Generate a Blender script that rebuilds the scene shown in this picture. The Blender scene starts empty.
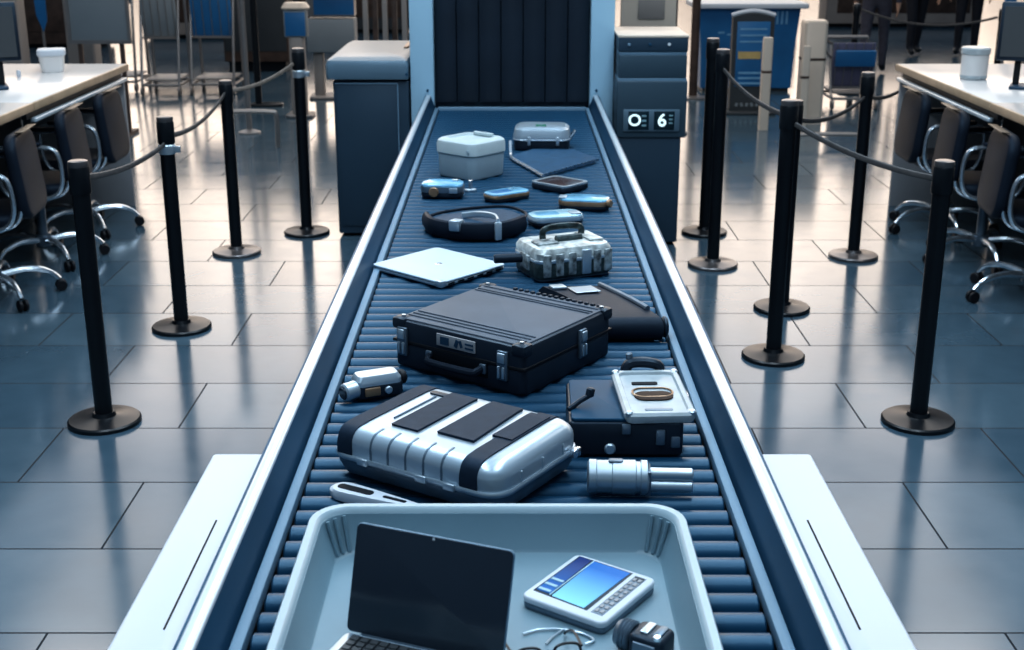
import bpy, bmesh, math, random
from mathutils import Vector, Matrix, Euler
random.seed(7)
C = bpy.context.scene.collection
PI = math.pi
R = math.radians

# ------------------------------------------------------------------ materials
def srgb(r, g, b):
    f = lambda c: (c/255/12.92) if c/255 <= .04045 else ((c/255+.055)/1.055)**2.4
    return (f(r), f(g), f(b), 1)

def mat(name, col, rough=.5, metal=0, var=.12, scale=12, bump=0, emit=0, ecol=None, alpha=1, trans=0, coat=0, spec=.5, stint=None):
    m = bpy.data.materials.new(name); m.use_nodes = True
    nt = m.node_tree; b = nt.nodes['Principled BSDF']
    tc = nt.nodes.new('ShaderNodeTexCoord'); nz = nt.nodes.new('ShaderNodeTexNoise')
    nz.inputs['Scale'].default_value = scale; nz.inputs['Detail'].default_value = 4
    nt.links.new(tc.outputs['Object'], nz.inputs['Vector'])
    rp = nt.nodes.new('ShaderNodeValToRGB'); rp.color_ramp.elements[0].position = .3; rp.color_ramp.elements[1].position = .7
    lo = [c*(1-var) for c in col[:3]]; hi = [min(1, c*(1+var)) for c in col[:3]]
    rp.color_ramp.elements[0].color = (*lo, 1); rp.color_ramp.elements[1].color = (*hi, 1)
    nt.links.new(nz.outputs['Fac'], rp.inputs['Fac']); nt.links.new(rp.outputs['Color'], b.inputs['Base Color'])
    b.inputs['Roughness'].default_value = rough; b.inputs['Metallic'].default_value = metal
    b.inputs['Alpha'].default_value = alpha; b.inputs['Transmission Weight'].default_value = trans
    b.inputs['Coat Weight'].default_value = coat; b.inputs['Specular IOR Level'].default_value = spec
    if stint: b.inputs['Specular Tint'].default_value = (*stint, 1)
    if bump:
        bp = nt.nodes.new('ShaderNodeBump'); bp.inputs['Strength'].default_value = bump; bp.inputs['Distance'].default_value = .004
        n2 = nt.nodes.new('ShaderNodeTexNoise'); n2.inputs['Scale'].default_value = scale*14
        nt.links.new(tc.outputs['Object'], n2.inputs['Vector'])
        nt.links.new(n2.outputs['Fac'], bp.inputs['Height']); nt.links.new(bp.outputs['Normal'], b.inputs['Normal'])
    if emit:
        b.inputs['Emission Color'].default_value = ecol or col; b.inputs['Emission Strength'].default_value = emit
    return m

M = {}
M['roller'] = mat('roller_blue_rubber', (.008, .046, .092, 1), .32, 0, .15, 3, spec=.42, stint=(.45, .75, 1))
M['bed'] = mat('dark_bed', (.003, .007, .012, 1), .6, spec=.2)
M['panel'] = mat('navy_side_panel', (.016, .060, .112, 1), .4, 0, .2, 2, spec=.4, stint=(.45, .75, 1))
M['trim'] = mat('steel_blue_trim', (.15, .25, .34, 1), .5, 0, .08, 3)
M['chrome'] = mat('pale_chrome', (.80, .86, .92, 1), .2, .9, .05, 4)
M['railwhite'] = mat('white_rail_metal', (.60, .68, .74, 1), .3, .3, .05, 3)
M['white'] = mat('white_satin_panel', (.58, .625, .68, 1), .45, 0, .03, 2)
M['frameblue'] = mat('pale_blue_frame', (.34, .53, .66, 1), .4, 0, .06, 1)
M['curtain'] = mat('dark_lead_curtain', (.012, .021, .034, 1), .38, 0, .2, 3)
M['housing'] = mat('scanner_housing', (.06, .10, .14, 1), .45)
M['cab'] = mat('slate_cabinet', (.030, .060, .092, 1), .42, .15, .08, 2)
M['cabtop'] = mat('grey_blue_cabinet_lid', (.13, .205, .265, 1), .35, .2, .08, 2)
M['cabmid'] = mat('steel_blue_cabinet_section', (.050, .088, .120, 1), .42, .2, .08, 2)
M['cream'] = mat('cream_surface', (.62, .53, .44, 1), .4, 0, .06, 3)
M['black'] = mat('black_powder_coat', (.005, .007, .010, 1), .32, 0, .2, 5)
M['greydisc'] = mat('grey_metal_disc', (.16, .15, .15, 1), .3, .7, .1, 5)
M['rope'] = mat('woven_belt', (.075, .072, .072, 1), .6, 0, .2, 30)
M['ropetan'] = mat('tan_woven_belt', (.22, .18, .15, 1), .6, 0, .2, 30)
M['desk'] = mat('white_worktop', (.68, .67, .66, 1), .22, 0, .03, 1)
M['deskedge'] = mat('tan_wood_edge', (.42, .31, .21, 1), .4, 0, .15, 8)
M['deskdark'] = mat('charcoal_panel', (.045, .052, .058, 1), .5, 0, .1, 2)
M['deskgrey'] = mat('grey_panel', (.30, .30, .31, 1), .5, 0, .06, 2)
M['leather'] = mat('black_leather', (.013, .018, .028, 1), .48, 0, .2, 9, .1, spec=.2, stint=(.55, .78, 1))
M['chairhighlight'] = mat('painted_tan_highlight', (.17, .125, .085, 1), .4, 0, .15, 9)  # warm light on the chair tops, put into a colour
M['castor'] = mat('castor_rubber', (.010, .011, .014, 1), .5, spec=.3)
M['silver'] = mat('brushed_silver', (.52, .60, .66, 1), .34, .75, .06, 6)
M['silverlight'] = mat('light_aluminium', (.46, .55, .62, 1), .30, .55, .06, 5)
M['lapsilver'] = mat('satin_pale_silver', (.52, .63, .71, 1), .5, .1, .03, 5)
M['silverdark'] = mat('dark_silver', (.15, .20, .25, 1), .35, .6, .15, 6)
M['strap'] = mat('charcoal_webbing', (.015, .026, .044, 1), .6, 0, .15, 40, .15, spec=.25, stint=(.55, .78, 1))
M['case'] = mat('black_ridged_plastic', (.015, .021, .031, 1), .36, 0, .2, 8, spec=.4, stint=(.55, .78, 1))
M['casetop'] = mat('grey_black_case_lid', (.105, .120, .145, 1), .55, 0, .15, 5, spec=.22, stint=(.55, .78, 1))
M['tray'] = mat('grey_blue_tray_plastic', (.165, .255, .305, 1), .40, 0, .05, 4, .04)
M['trayrim'] = mat('tray_rim_painted_light', (.36, .46, .51, 1), .34, 0, .04, 4)  # tray plastic lightened to paint the light its rim catches
M['boxwhite'] = mat('cool_white_plastic', (.50, .58, .60, 1), .45, 0, .05, 9)
M['boxgrey'] = mat('cool_grey_plastic', (.36, .45, .50, 1), .45, 0, .05, 9)
M['screenblk'] = mat('black_glass_screen', (.024, .036, .052, 1), .16, 0, .1, 2)
M['keys'] = mat('dark_keycaps', (.012, .016, .022, 1), .45)
M['blueglass'] = mat('light_blue_glass', (.20, .46, .66, 1), .15, .1, .25, 14)
M['paleglass'] = mat('pale_blue_glass', (.42, .62, .72, 1), .18, .1, .15, 14)
M['bluemesh'] = mat('blue_mesh_fabric', (.040, .120, .220, 1), .35, 0, .2, 30, .3, alpha=.6)
M['bronze'] = mat('bronze_bumper', (.33, .21, .13, 1), .35, .5, .3, 20)
M['brownglass'] = mat('dark_brown_glass', (.055, .035, .035, 1), .2, 0, .3, 20)
M['green'] = mat('green_enamel', (.02, .22, .13, 1), .4)
M['camo'] = mat('camo_grey', (.30, .34, .35, 1), .4, .4, .85, 45)
M['camolight'] = mat('camo_light', (.55, .59, .58, 1), .4, .3, .45, 40)
M['camodark'] = mat('camo_dark', (.035, .055, .058, 1), .4, .2, .8, 50)
M['clear'] = mat('frosted_clear_plastic', (.44, .50, .53, 1), .25, 0, .12, 18, alpha=.92)
M['brown'] = mat('dark_brown_window', (.035, .020, .014, 1), .55, 0, .2, 10, spec=.12)
M['navyfab'] = mat('navy_fabric', (.012, .048, .092, 1), .5, 0, .2, 30, .2)
M['bluecase'] = mat('dark_blue_lid', (.012, .055, .105, 1), .5, 0, .2, 6, spec=.2, stint=(.4, .75, 1))
M['blue'] = mat('saturated_blue_panel', (.020, .145, .33, 1), .4, 0, .15, 3)
M['bluepale'] = mat('pale_blue_marks', (.18, .38, .56, 1), .5)
M['purplegrey'] = mat('purple_grey_panel', (.12, .12, .19, 1), .5, 0, .1, 4)
M['signgrey'] = mat('grey_signboard', (.23, .26, .28, 1), .45, 0, .06, 2)
M['brownwood'] = mat('dark_brown_wood', (.07, .045, .035, 1), .5, 0, .3, 9)
M['tube'] = mat('grey_metal_tube', (.30, .28, .27, 1), .35, .6, .1, 6)
M['taupe'] = mat('taupe_panel', (.30, .27, .25, 1), .5, 0, .1, 3)
M['red'] = mat('muted_red', (.35, .05, .06, 1), .5)
M['yellow'] = mat('tan_yellow_stripe', (.52, .38, .16, 1), .5)
M['trouser'] = mat('dark_navy_trousers', (.012, .014, .022, 1), .8, 0, .2, 20)
M['coat'] = mat('grey_violet_coat', (.055, .055, .075, 1), .8, 0, .2, 20)
M['skin'] = mat('skin', (.50, .30, .21, 1), .5, 0, .06, 15)
M['hair'] = mat('dark_hair', (.02, .014, .010, 1), .6, 0, .2, 40)
M['glyph'] = mat('lit_white_glyph', (.75, .92, .95, 1), .4, emit=.6, ecol=(.75, .92, .95, 1))
M['glyphdim'] = mat('dim_cyan_glyph', (.25, .42, .48, 1), .4)
M['display'] = mat('dark_display_glass', (.012, .03, .042, 1), .2)
M['lightstud'] = mat('bright_stud', (.8, .85, .9, 1), .3, .3)

def screen_mat(name, a, b, emit, axis=0, lo=-.06, hi=.06):
    """Lit screen with a colour gradient in object space."""
    m = bpy.data.materials.new(name); m.use_nodes = True
    nt = m.node_tree; p = nt.nodes['Principled BSDF']
    tc = nt.nodes.new('ShaderNodeTexCoord'); sp = nt.nodes.new('ShaderNodeSeparateXYZ')
    mr = nt.nodes.new('ShaderNodeMapRange'); mr.inputs['From Min'].default_value = lo; mr.inputs['From Max'].default_value = hi
    rp = nt.nodes.new('ShaderNodeValToRGB'); rp.color_ramp.elements[0].color = a; rp.color_ramp.elements[1].color = b
    nt.links.new(tc.outputs['Object'], sp.inputs[0])
    nt.links.new(sp.outputs[axis], mr.inputs['Value']); nt.links.new(mr.outputs[0], rp.inputs['Fac'])
    nt.links.new(rp.outputs['Color'], p.inputs['Base Color']); nt.links.new(rp.outputs['Color'], p.inputs['Emission Color'])
    p.inputs['Emission Strength'].default_value = emit; p.inputs['Roughness'].default_value = .15
    return m
M['scrlight'] = screen_mat('lit_sky_blue_screen', (.22, .55, .75, 1), (.004, .11, .38, 1), .36, 1, -.075, .06)
M['scrdark'] = screen_mat('lit_navy_screen', (.01, .10, .32, 1), (.004, .018, .11, 1), .45, 1, -.06, .07)

def floor_mat():
    m = bpy.data.materials.new('polished_blue_grey_tiles'); m.use_nodes = True
    nt = m.node_tree; b = nt.nodes['Principled BSDF']; L = nt.links.new
    tc = nt.nodes.new('ShaderNodeTexCoord'); mp = nt.nodes.new('ShaderNodeMapping')
    mp.inputs['Location'].default_value = (-.49+.9*20, -.19+.5*20, 0)
    br = nt.nodes.new('ShaderNodeTexBrick')
    br.offset = .5; br.inputs['Scale'].default_value = 1; br.inputs['Brick Width'].default_value = .9; br.inputs['Row Height'].default_value = .5
    br.inputs['Mortar Size'].default_value = .0038; br.inputs['Mortar Smooth'].default_value = .1; br.inputs['Bias'].default_value = 0
    br.inputs['Color1'].default_value = (.052, .098, .138, 1); br.inputs['Color2'].default_value = (.090, .146, .188, 1)
    br.inputs['Mortar'].default_value = (.012, .018, .025, 1)
    nz = nt.nodes.new('ShaderNodeTexNoise'); nz.inputs['Scale'].default_value = 7; nz.inputs['Detail'].default_value = 6
    mx = nt.nodes.new('ShaderNodeMix'); mx.data_type = 'RGBA'; mx.blend_type = 'MULTIPLY'; mx.inputs['Factor'].default_value = .5
    rp = nt.nodes.new('ShaderNodeValToRGB'); rp.color_ramp.elements[0].color = (.6, .6, .6, 1); rp.color_ramp.elements[1].color = (1.1, 1.1, 1.1, 1)
    L(tc.outputs['Object'], mp.inputs[0]); L(mp.outputs[0], br.inputs['Vector']); L(tc.outputs['Object'], nz.inputs['Vector'])
    L(nz.outputs['Fac'], rp.inputs['Fac']); L(br.outputs['Color'], mx.inputs['A']); L(rp.outputs['Color'], mx.inputs['B'])
    L(mx.outputs['Result'], b.inputs['Base Color'])
    mr = nt.nodes.new('ShaderNodeMapRange'); mr.inputs['To Min'].default_value = .10; mr.inputs['To Max'].default_value = .20
    L(nz.outputs['Fac'], mr.inputs['Value'])
    b.inputs['IOR'].default_value = 1.75
    ma = nt.nodes.new('ShaderNodeMath'); ma.operation = 'MULTIPLY_ADD'; ma.inputs[1].default_value = .7
    L(br.outputs['Fac'], ma.inputs[0]); L(mr.outputs[0], ma.inputs[2]); L(ma.outputs[0], b.inputs['Roughness'])
    ms = nt.nodes.new('ShaderNodeMapRange'); ms.inputs['To Min'].default_value = .5; ms.inputs['To Max'].default_value = .22
    L(br.outputs['Fac'], ms.inputs['Value']); L(ms.outputs[0], b.inputs['Specular IOR Level'])
    return m
M['floor'] = floor_mat()

# ------------------------------------------------------------------ mesh helpers
def NB(): return bmesh.new()

def obj(name, bm, m, parent=None, label=None, loc=None, rot=None, sharp=.6):
    bmesh.ops.recalc_face_normals(bm, faces=bm.faces[:])
    for f in bm.faces: f.smooth = True
    for e in bm.edges:
        if len(e.link_faces) == 2 and e.calc_face_angle(0) > sharp: e.smooth = False
    me = bpy.data.meshes.new(name); bm.to_mesh(me); bm.free()
    me.materials.append(m)
    o = bpy.data.objects.new(name, me); C.objects.link(o)
    if parent: o.parent = parent
    if loc: o.location = loc
    if rot: o.rotation_euler = rot
    if label: o['label'] = label
    return o

def thing(name, label, cat, loc=(0, 0, 0), rotz=0, group=None):
    o = bpy.data.objects.new(name, None); C.objects.link(o); o.empty_display_size = .1
    o.location = loc; o.rotation_euler = (0, 0, rotz); o['label'] = label; o['category'] = cat
    if group: o['group'] = group
    return o

def tag(o, label, cat, group=None):
    o['label'] = label; o['category'] = cat
    if group: o['group'] = group
    return o

def dup(root, label, loc, rotz=None, group=None):
    r = root.copy(); C.objects.link(r); r.location = loc; r['label'] = label
    if rotz is not None: r.rotation_euler = (0, 0, rotz)
    if group: r['group'] = group
    for ch in list(root.children):
        c = ch.copy(); C.objects.link(c); c.parent = r
        for g in list(ch.children):
            d = g.copy(); C.objects.link(d); d.parent = c
    return r

def bx(bm, c, s, bev=0, seg=2, rot=None):
    r = bmesh.ops.create_cube(bm, size=1); vs = r['verts']
    mt = Matrix.Translation(Vector(c))
    if rot: mt = mt @ Euler(rot).to_matrix().to_4x4()
    mt = mt @ Matrix.Diagonal((s[0], s[1], s[2], 1))
    bmesh.ops.transform(bm, matrix=mt, verts=vs)
    if bev:
        es = list({e for v in vs for e in v.link_edges})
        bmesh.ops.bevel(bm, geom=es, offset=bev, segments=seg, affect='EDGES', profile=.5, clamp_overlap=True)
    return bm

def rring(w, d, r, n=6):
    r = max(1e-4, min(r, w/2-1e-4, d/2-1e-4)); pts = []
    for (sx, sy, a0) in ((1, 1, 0), (-1, 1, 90), (-1, -1, 180), (1, -1, 270)):
        for i in range(n+1):
            a = R(a0+90*i/n); pts.append((sx*(w/2-r)+r*math.cos(a), sy*(d/2-r)+r*math.sin(a)))
    return pts

def loft(bm, secs, cap0=True, cap1=True, n=6, M4=None):
    """secs: (w, d, r, z[, cx, cy]) rounded-rectangle sections, bridged in order."""
    prev = None; first = None
    for s in secs:
        w, d, r, z = s[:4]; cx, cy = (s[4], s[5]) if len(s) > 4 else (0, 0)
        ring = []
        for x, y in rring(w, d, r, n):
            p = Vector((x+cx, y+cy, z))
            if M4: p = M4 @ p
            ring.append(bm.verts.new(p))
        if prev:
            k = len(ring)
            for i in range(k): bm.faces.new((prev[i], prev[(i+1) % k], ring[(i+1) % k], ring[i]))
        else: first = ring
        prev = ring
    if cap0: bm.faces.new(first[::-1])
    if cap1: bm.faces.new(prev)
    return bm

def rbox(bm, w, d, r, z0, z1, e, cx=0, cy=0, n=6, M4=None, e0=None):
    """rounded-rect prism with rounded top and bottom edges"""
    e0 = e if e0 is None else e0
    S = []
    for i in range(4):
        a = PI/2*i/3; k = e0*(1-math.sin(a)); S.append((w-2*k, d-2*k, max(r-k, .001), z0+e0*(1-math.cos(a)), cx, cy))
    for i in range(4):
        a = PI/2*i/3; k = e*(1-math.cos(a)); S.append((w-2*k, d-2*k, max(r-k, .001), z1-e*(1-math.sin(a)), cx, cy))
    return loft(bm, S, n=n, M4=M4)

def tube(bm, pts, r, n=8, closed=False, flat=1.0, ref=None):
    pts = [Vector(p) for p in pts]; k = len(pts); rings = []
    up = Vector(ref) if ref else Vector((0, 0, 1))
    prevu = None
    for i, p in enumerate(pts):
        a = pts[(i-1) % k] if (closed or i > 0) else p
        b = pts[(i+1) % k] if (closed or i < k-1) else p
        t = (b-a).normalized()
        u = prevu if prevu is not None else (up if abs(t.dot(up)) < .95 else Vector((1, 0, 0)))
        u = (u - t*u.dot(t)).normalized(); prevu = u
        v = t.cross(u)
        rr = r[i] if isinstance(r, (list, tuple)) else r
        rings.append([bm.verts.new(p + (u*math.cos(2*PI*j/n) + v*math.sin(2*PI*j/n)*flat)*rr) for j in range(n)])
    rng = range(k) if closed else range(k-1)
    for i in rng:
        A, B = rings[i], rings[(i+1) % k]
        for j in range(n): bm.faces.new((A[j], A[(j+1) % n], B[(j+1) % n], B[j]))
    if not closed: bm.faces.new(rings[0][::-1]); bm.faces.new(rings[-1])
    return bm

def smooth_path(pts, n=6, closed=False):
    pts = [Vector(p) for p in pts]; out = []; k = len(pts)
    for i in range(k if closed else k-1):
        g = lambda j: pts[j % k] if closed else pts[max(0, min(k-1, j))]
        p0, p1, p2, p3 = g(i-1), g(i), g(i+1), g(i+2)
        for s in range(n):
            t = s/n
            out.append(.5*((2*p1)+(-p0+p2)*t+(2*p0-5*p1+4*p2-p3)*t*t+(-p0+3*p1-3*p2+p3)*t**3))
    if not closed: out.append(pts[-1])
    return out

def lathe(bm, prof, n=24, M4=None):
    rings = []
    for r, z in prof:
        ring = []
        for j in range(n):
            p = Vector((r*math.cos(2*PI*j/n), r*math.sin(2*PI*j/n), z))
            if M4: p = M4 @ p
            ring.append(bm.verts.new(p))
        rings.append(ring)
    for a, b in zip(rings, rings[1:]):
        for j in range(n): bm.faces.new((a[j], a[(j+1) % n], b[(j+1) % n], b[j]))
    bm.faces.new(rings[0][::-1]); bm.faces.new(rings[-1])
    return bm

def prism(bm, poly, a0, a1, plane='xy'):
    """extrude a polygon; plane 'xy' along z, 'yz' along x, 'xz' along y"""
    f = {'xy': lambda p, t: (p[0], p[1], t), 'yz': lambda p, t: (t, p[0], p[1]), 'xz': lambda p, t: (p[0], t, p[1])}[plane]
    A = [bm.verts.new(f(p, a0)) for p in poly]; B = [bm.verts.new(f(p, a1)) for p in poly]; k = len(poly)
    for i in range(k): bm.faces.new((A[i], A[(i+1) % k], B[(i+1) % k], B[i]))
    bm.faces.new(A[::-1]); bm.faces.new(B)
    return bm

def axis_m(loc, direction):
    d = Vector(direction).normalized()
    return Matrix.Translation(Vector(loc)) @ d.to_track_quat('Z', 'Y').to_matrix().to_4x4()

def cyl(bm, p0, p1, r, n=20, bev=.0, r1=None):
    L = (Vector(p1)-Vector(p0)).length; r1 = r if r1 is None else r1; b = bev
    prof = [(r-b, 0), (r, b), (r1, L-b), (r1-b, L)] if b else [(r, 0), (r1, L)]
    return lathe(bm, prof, n, axis_m(p0, Vector(p1)-Vector(p0)))

def glyph(text, size, m, parent, name, loc, rot, depth=.002):
    cu = bpy.data.curves.new(name, 'FONT'); cu.body = text; cu.size = size; cu.extrude = depth
    cu.align_x = 'CENTER'; cu.align_y = 'CENTER'; cu.offset = size*.018
    tmp = bpy.data.objects.new('tmp', cu); C.objects.link(tmp)
    bpy.context.view_layer.update()
    me = bpy.data.meshes.new_from_object(tmp.evaluated_get(bpy.context.evaluated_depsgraph_get()))
    bpy.data.objects.remove(tmp)
    me.materials.clear(); me.materials.append(m)
    o = bpy.data.objects.new(name, me); C.objects.link(o); o.parent = parent; o.location = loc; o.rotation_euler = rot
    return o

# ------------------------------------------------------------------ floor
bm = NB(); bmesh.ops.create_grid(bm, x_segments=2, y_segments=2, size=40)
o = obj('floor', bm, M['floor'], loc=(0, 14, 0)); o['kind'] = 'structure'
o.location = (0, 0, 0); o.scale = (1, 1, 1)

# ------------------------------------------------------------------ conveyor
BZ = .80                      # top of the rollers
YE = 7.70                     # belt end at the scanner mouth
cv = thing('roller_conveyor', 'long navy roller conveyor running into the scanner, pale rails along both sides', 'conveyor belt', (0, 4.4, 0))
def cvp(name, bm, m, lab=None):
    o = obj(name, bm, m, cv, lab); o.location = (0, -4.4, 0); return o
Y0 = 1.25
bm = NB(); bx(bm, (0, (Y0+YE)/2, .752), (.90, YE-Y0, .05)); cvp('roller_bed', bm, M['bed'])
for s in (-1, 1):
    bm = NB(); bx(bm, (s*.448, (Y0+YE)/2, .795), (.022, YE-Y0, .028), .004); cvp('inner_trim', bm, M['trim'])
    bm = NB(); prism(bm, [(s*.4605, .79), (s*.4865, .866), (s*.4975, .866), (s*.4975, .60), (s*.4605, .60)], Y0, YE+.12, 'xz'); cvp('side_panel', bm, M['panel'])
    bm = NB(); bx(bm, (s*.5005, (Y0+YE)/2+.06, .862), (.029, YE-Y0+.12, .022), .007, 3); cvp('guard_rail', bm, M['railwhite'])
    bm = NB(); bx(bm, (s*.5165, (Y0+YE)/2+.06, .857), (.005, YE-Y0+.12, .026), .001); cvp('rail_lip', bm, M['panel'])
    bm = NB(); bx(bm, (s*.5065, (Y0+YE)/2, .70), (.014, YE-Y0, .28)); cvp('skirt_panel', bm, M['cab'])
    bm = NB(); rbox(bm, .172, 1.53, .01, .70, .752, .006, s*.602, 1.965); sh = cvp('side_shelf', bm, M['white'], 'white side shelf')
    bm = NB(); bx(bm, (s*.606, 2.18, .7524), (.0035, .42, .0016)); sl = obj('slot', bm, M['bed'], sh)
    for yb in (1.5, 2.4):
        bm = NB(); prism(bm, [(s*.5135, .70), (s*.66, .70), (s*.5135, .56)], yb, yb+.03, 'xz'); br_ = obj('bracket', bm, M['cab'], sh)
bm = NB(); bx(bm, (0, YE+.005, .797), (.88, .03, .03), .004); cvp('end_strip', bm, M['trim'])
for yl in (1.6, 3.6, 5.6, 7.2):
    for s in (-1, 1):
        bm = NB(); bx(bm, (s*.40, yl, .363), (.07, .07, .726), .006); bx(bm, (s*.40, yl, .01), (.14, .14, .02), .004); cvp('leg', bm, M['cab'])
for s in (-1, 1):
    bm = NB(); bx(bm, (s*.40, (Y0+YE)/2, .45), (.03, YE-Y0-.4, .06)); cvp('cross_beam', bm, M['cab'])
pitch = .0655; nr = int((YE-.03-Y0)/pitch)
bm = NB(); cyl(bm, (-.432, 0, 0), (.432, 0, 0), .0285, 18, .003)
r0 = obj('roller', bm, M['roller'], cv); 
for k in range(nr):
    rr = r0 if k == 0 else r0.copy()
    if k: C.objects.link(rr); rr.parent = cv
    rr.location = (0, Y0-4.4+.035+k*pitch, BZ-.0285)

# ------------------------------------------------------------------ scanner
sc = thing('scanner_tunnel', 'pale blue framed scanner tunnel at the far end of the conveyor with black strip curtain', 'security scanner', (0, 7.76, 0))
bm = NB(); bx(bm, (0, .86, 1.42), (1.18, 1.4, 1.3), .03); bx(bm, (0, .86, .38), (1.19, 1.4, .74), .02); obj('housing', bm, M['housing'], sc)
bm = NB()
for s in (-1, 1): bx(bm, (s*.537, .09, 1.10), (.140, .14, 2.10), .006)
bx(bm, (0, .09, 2.10), (1.21, .14, .20), .006); obj('entrance_frame', bm, M['frameblue'], sc)
bm = NB(); bx(bm, (0, .10, 1.98), (.93, .03, .04), .005); obj('curtain_rod', bm, M['bed'], sc)
w = .934/7
for k in range(7):
    x = -.467+w*(k+.5); bm = NB(); P_ = []
    for i in range(9):
        t = -1+2*i/8; P_.append((x+t*(w/2-.0035), -.012*(1-t*t)))
    P_ += [(x+(w/2-.0035), .006), (x-(w/2-.0035), .006)]
    prism(bm, [(p[0], p[1]+.12) for p in P_], .818, 1.97); obj('curtain_strip', bm, M['curtain'], sc)
for s in (-1, 1):
    bm = NB(); cyl(bm, (s*.505, .018, .90), (s*.505, -.004, .90), .008, 12, .002); obj('frame_bolt', bm, M['panel'], sc)

# ------------------------------------------------------------------ cabinets beside the scanner
ca = thing('equipment_cabinet', 'slate blue cabinet with pale lid left of the scanner tunnel', 'cabinet', (-.862, 7.75, 0))
bm = NB(); rbox(bm, .455, .98, .012, 0.02, .955, .006, .018, .52); obj('body', bm, M['cab'], ca)
bm = NB(); bx(bm, (.008, .52, .01), (.38, .9, .02)); obj('plinth', bm, M['bed'], ca)
bm = NB(); bx(bm, (-.008, .026, .505), (.365, .012, .87), .003); fp = obj('front_panel', bm, M['cab'], ca)
bm = NB()
bx(bm, (-.008, .0185, .9425), (.372, .006, .007)); bx(bm, (.178, .0185, .505), (.007, .006, .87)); obj('panel_edge', bm, M['trim'], fp)
bm = NB(); loft(bm, [(.485, 1.08, .02, .968, 0, .54), (.49, 1.085, .02, .975, 0, .54), (.49, 1.085, .02, 1.055, 0, .54), (.475, 1.07, .025, 1.078, 0, .54), (.41, .99, .03, 1.094, 0, .56)]); obj('lid', bm, M['cabtop'], ca)
bm = NB(); bx(bm, (.19, .72, 1.097), (.03, .3, .012), .003); obj('lid_tag', bm, M['bronze'], ca)
bm = NB(); cyl(bm, (.235, .003, 1.0), (.235, -.006, 1.0), .008, 12); obj('lid_bolt', bm, M['panel'], ca)

cb = thing('equipment_cabinet', 'tall slate cabinet with lit dial display right of the scanner tunnel', 'cabinet', (.815, 7.55, 0))
bm = NB(); rbox(bm, .375, .55, .01, .02, .66, .006, -.008, .285); obj('lower_body', bm, M['cab'], cb)
bm = NB(); bx(bm, (-.008, .29, .01), (.34, .5, .02)); obj('plinth', bm, M['bed'], cb)
bm = NB(); rbox(bm, .41, .56, .008, .655, .985, .006, 0, .28); mid = obj('display_section', bm, M['cabmid'], cb)
bm = NB(); bx(bm, (0, .284, .992), (.40, .552, .018), .004); obj('divider_strip', bm, M['trim'], cb)
bm = NB(); rbox(bm, .395, .55, .008, 1.0, 1.132, .004, 0, .282); obj('middle_section', bm, M['cabmid'], cb)
bm = NB(); bx(bm, (0, .284, 1.142), (.39, .552, .022), .004); obj('divider_strip', bm, M['trim'], cb)
bm = NB(); rbox(bm, .40, .555, .006, 1.152, 1.232, .003, 0, .28); up_ = obj('upper_section', bm, M['cab'], cb)
for x, mm in ((-.14, 'trim'), (.09, 'lightstud'), (-.02, 'panel')):
    bm = NB(); cyl(bm, (x, .004, 1.193), (x, -.005, 1.193), .009, 12, .002); obj('stud', bm, M[mm], up_)
bm = NB(); bx(bm, (0, .285, 1.238), (.41, .57, .014), .004); obj('top_board', bm, M['cream'], cb)
bm = NB(); bx(bm, (.0, -.004, .757), (.33, .012, .128), .004); bez = obj('display_bezel', bm, M['cabtop'], mid)
bm = NB(); bx(bm, (-.075, -.011, .757), (.12, .006, .108), .002); bx(bm, (.075, -.011, .757), (.12, .006, .108), .002); obj('display_glass', bm, M['display'], mid)
glyph('O', .095, M['glyph'], mid, 'dial_character', (-.098, -.015, .757), (PI/2, 0, 0))
glyph('6', .105, M['glyph'], mid, 'dial_character', (.062, -.015, .757), (PI/2, 0, 0))
bm = NB()
for k in range(3): bx(bm, (-.043, -.0145, .729+k*.028), (.026, .002, .011))
obj('dial_marks', bm, M['glyphdim'], mid)
bm = NB()
for k in range(3): bx(bm, (.113, -.0145, .743+k*.022), (.022, .002, .009))
obj('dial_marks', bm, M['glyphdim'], mid)

# ------------------------------------------------------------------ stanchions
def stanchion(x, y, h, label, disc='black', collar=False):
    t = thing('barrier_post', label, 'barrier post', (x, y, 0), 0, 'barrier posts')
    bm = NB(); lathe(bm, [(.142, 0), (.142, .014), (.136, .020), (.06, .026), (.046, .030), (.040, .045)], 40); obj('base', bm, M[disc], t)
    bm = NB(); lathe(bm, [(.034, .030), (.034, h-.012)], 24); obj('pole', bm, M['black'], t)
    bm = NB(); lathe(bm, [(.0385, h-.125), (.0395, h-.12), (.0395, h-.03), (.0375, h-.024)], 24); obj('belt_housing', bm, M['black'], t)
    bm = NB(); lathe(bm, [(.037, h-.024), (.0385, h-.012), (.036, h-.003), (.028, h)], 24); obj('cap', bm, M['greydisc'], t)
    if collar:
        bm = NB(); lathe(bm, [(.0365, h-.175), (.040, h-.17), (.040, h-.135), (.0365, h-.13)], 24); bx(bm, (.05, -.01, h-.152), (.03, .02, .03), .003); obj('collar', bm, M['silver'], t)
    return t
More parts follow.
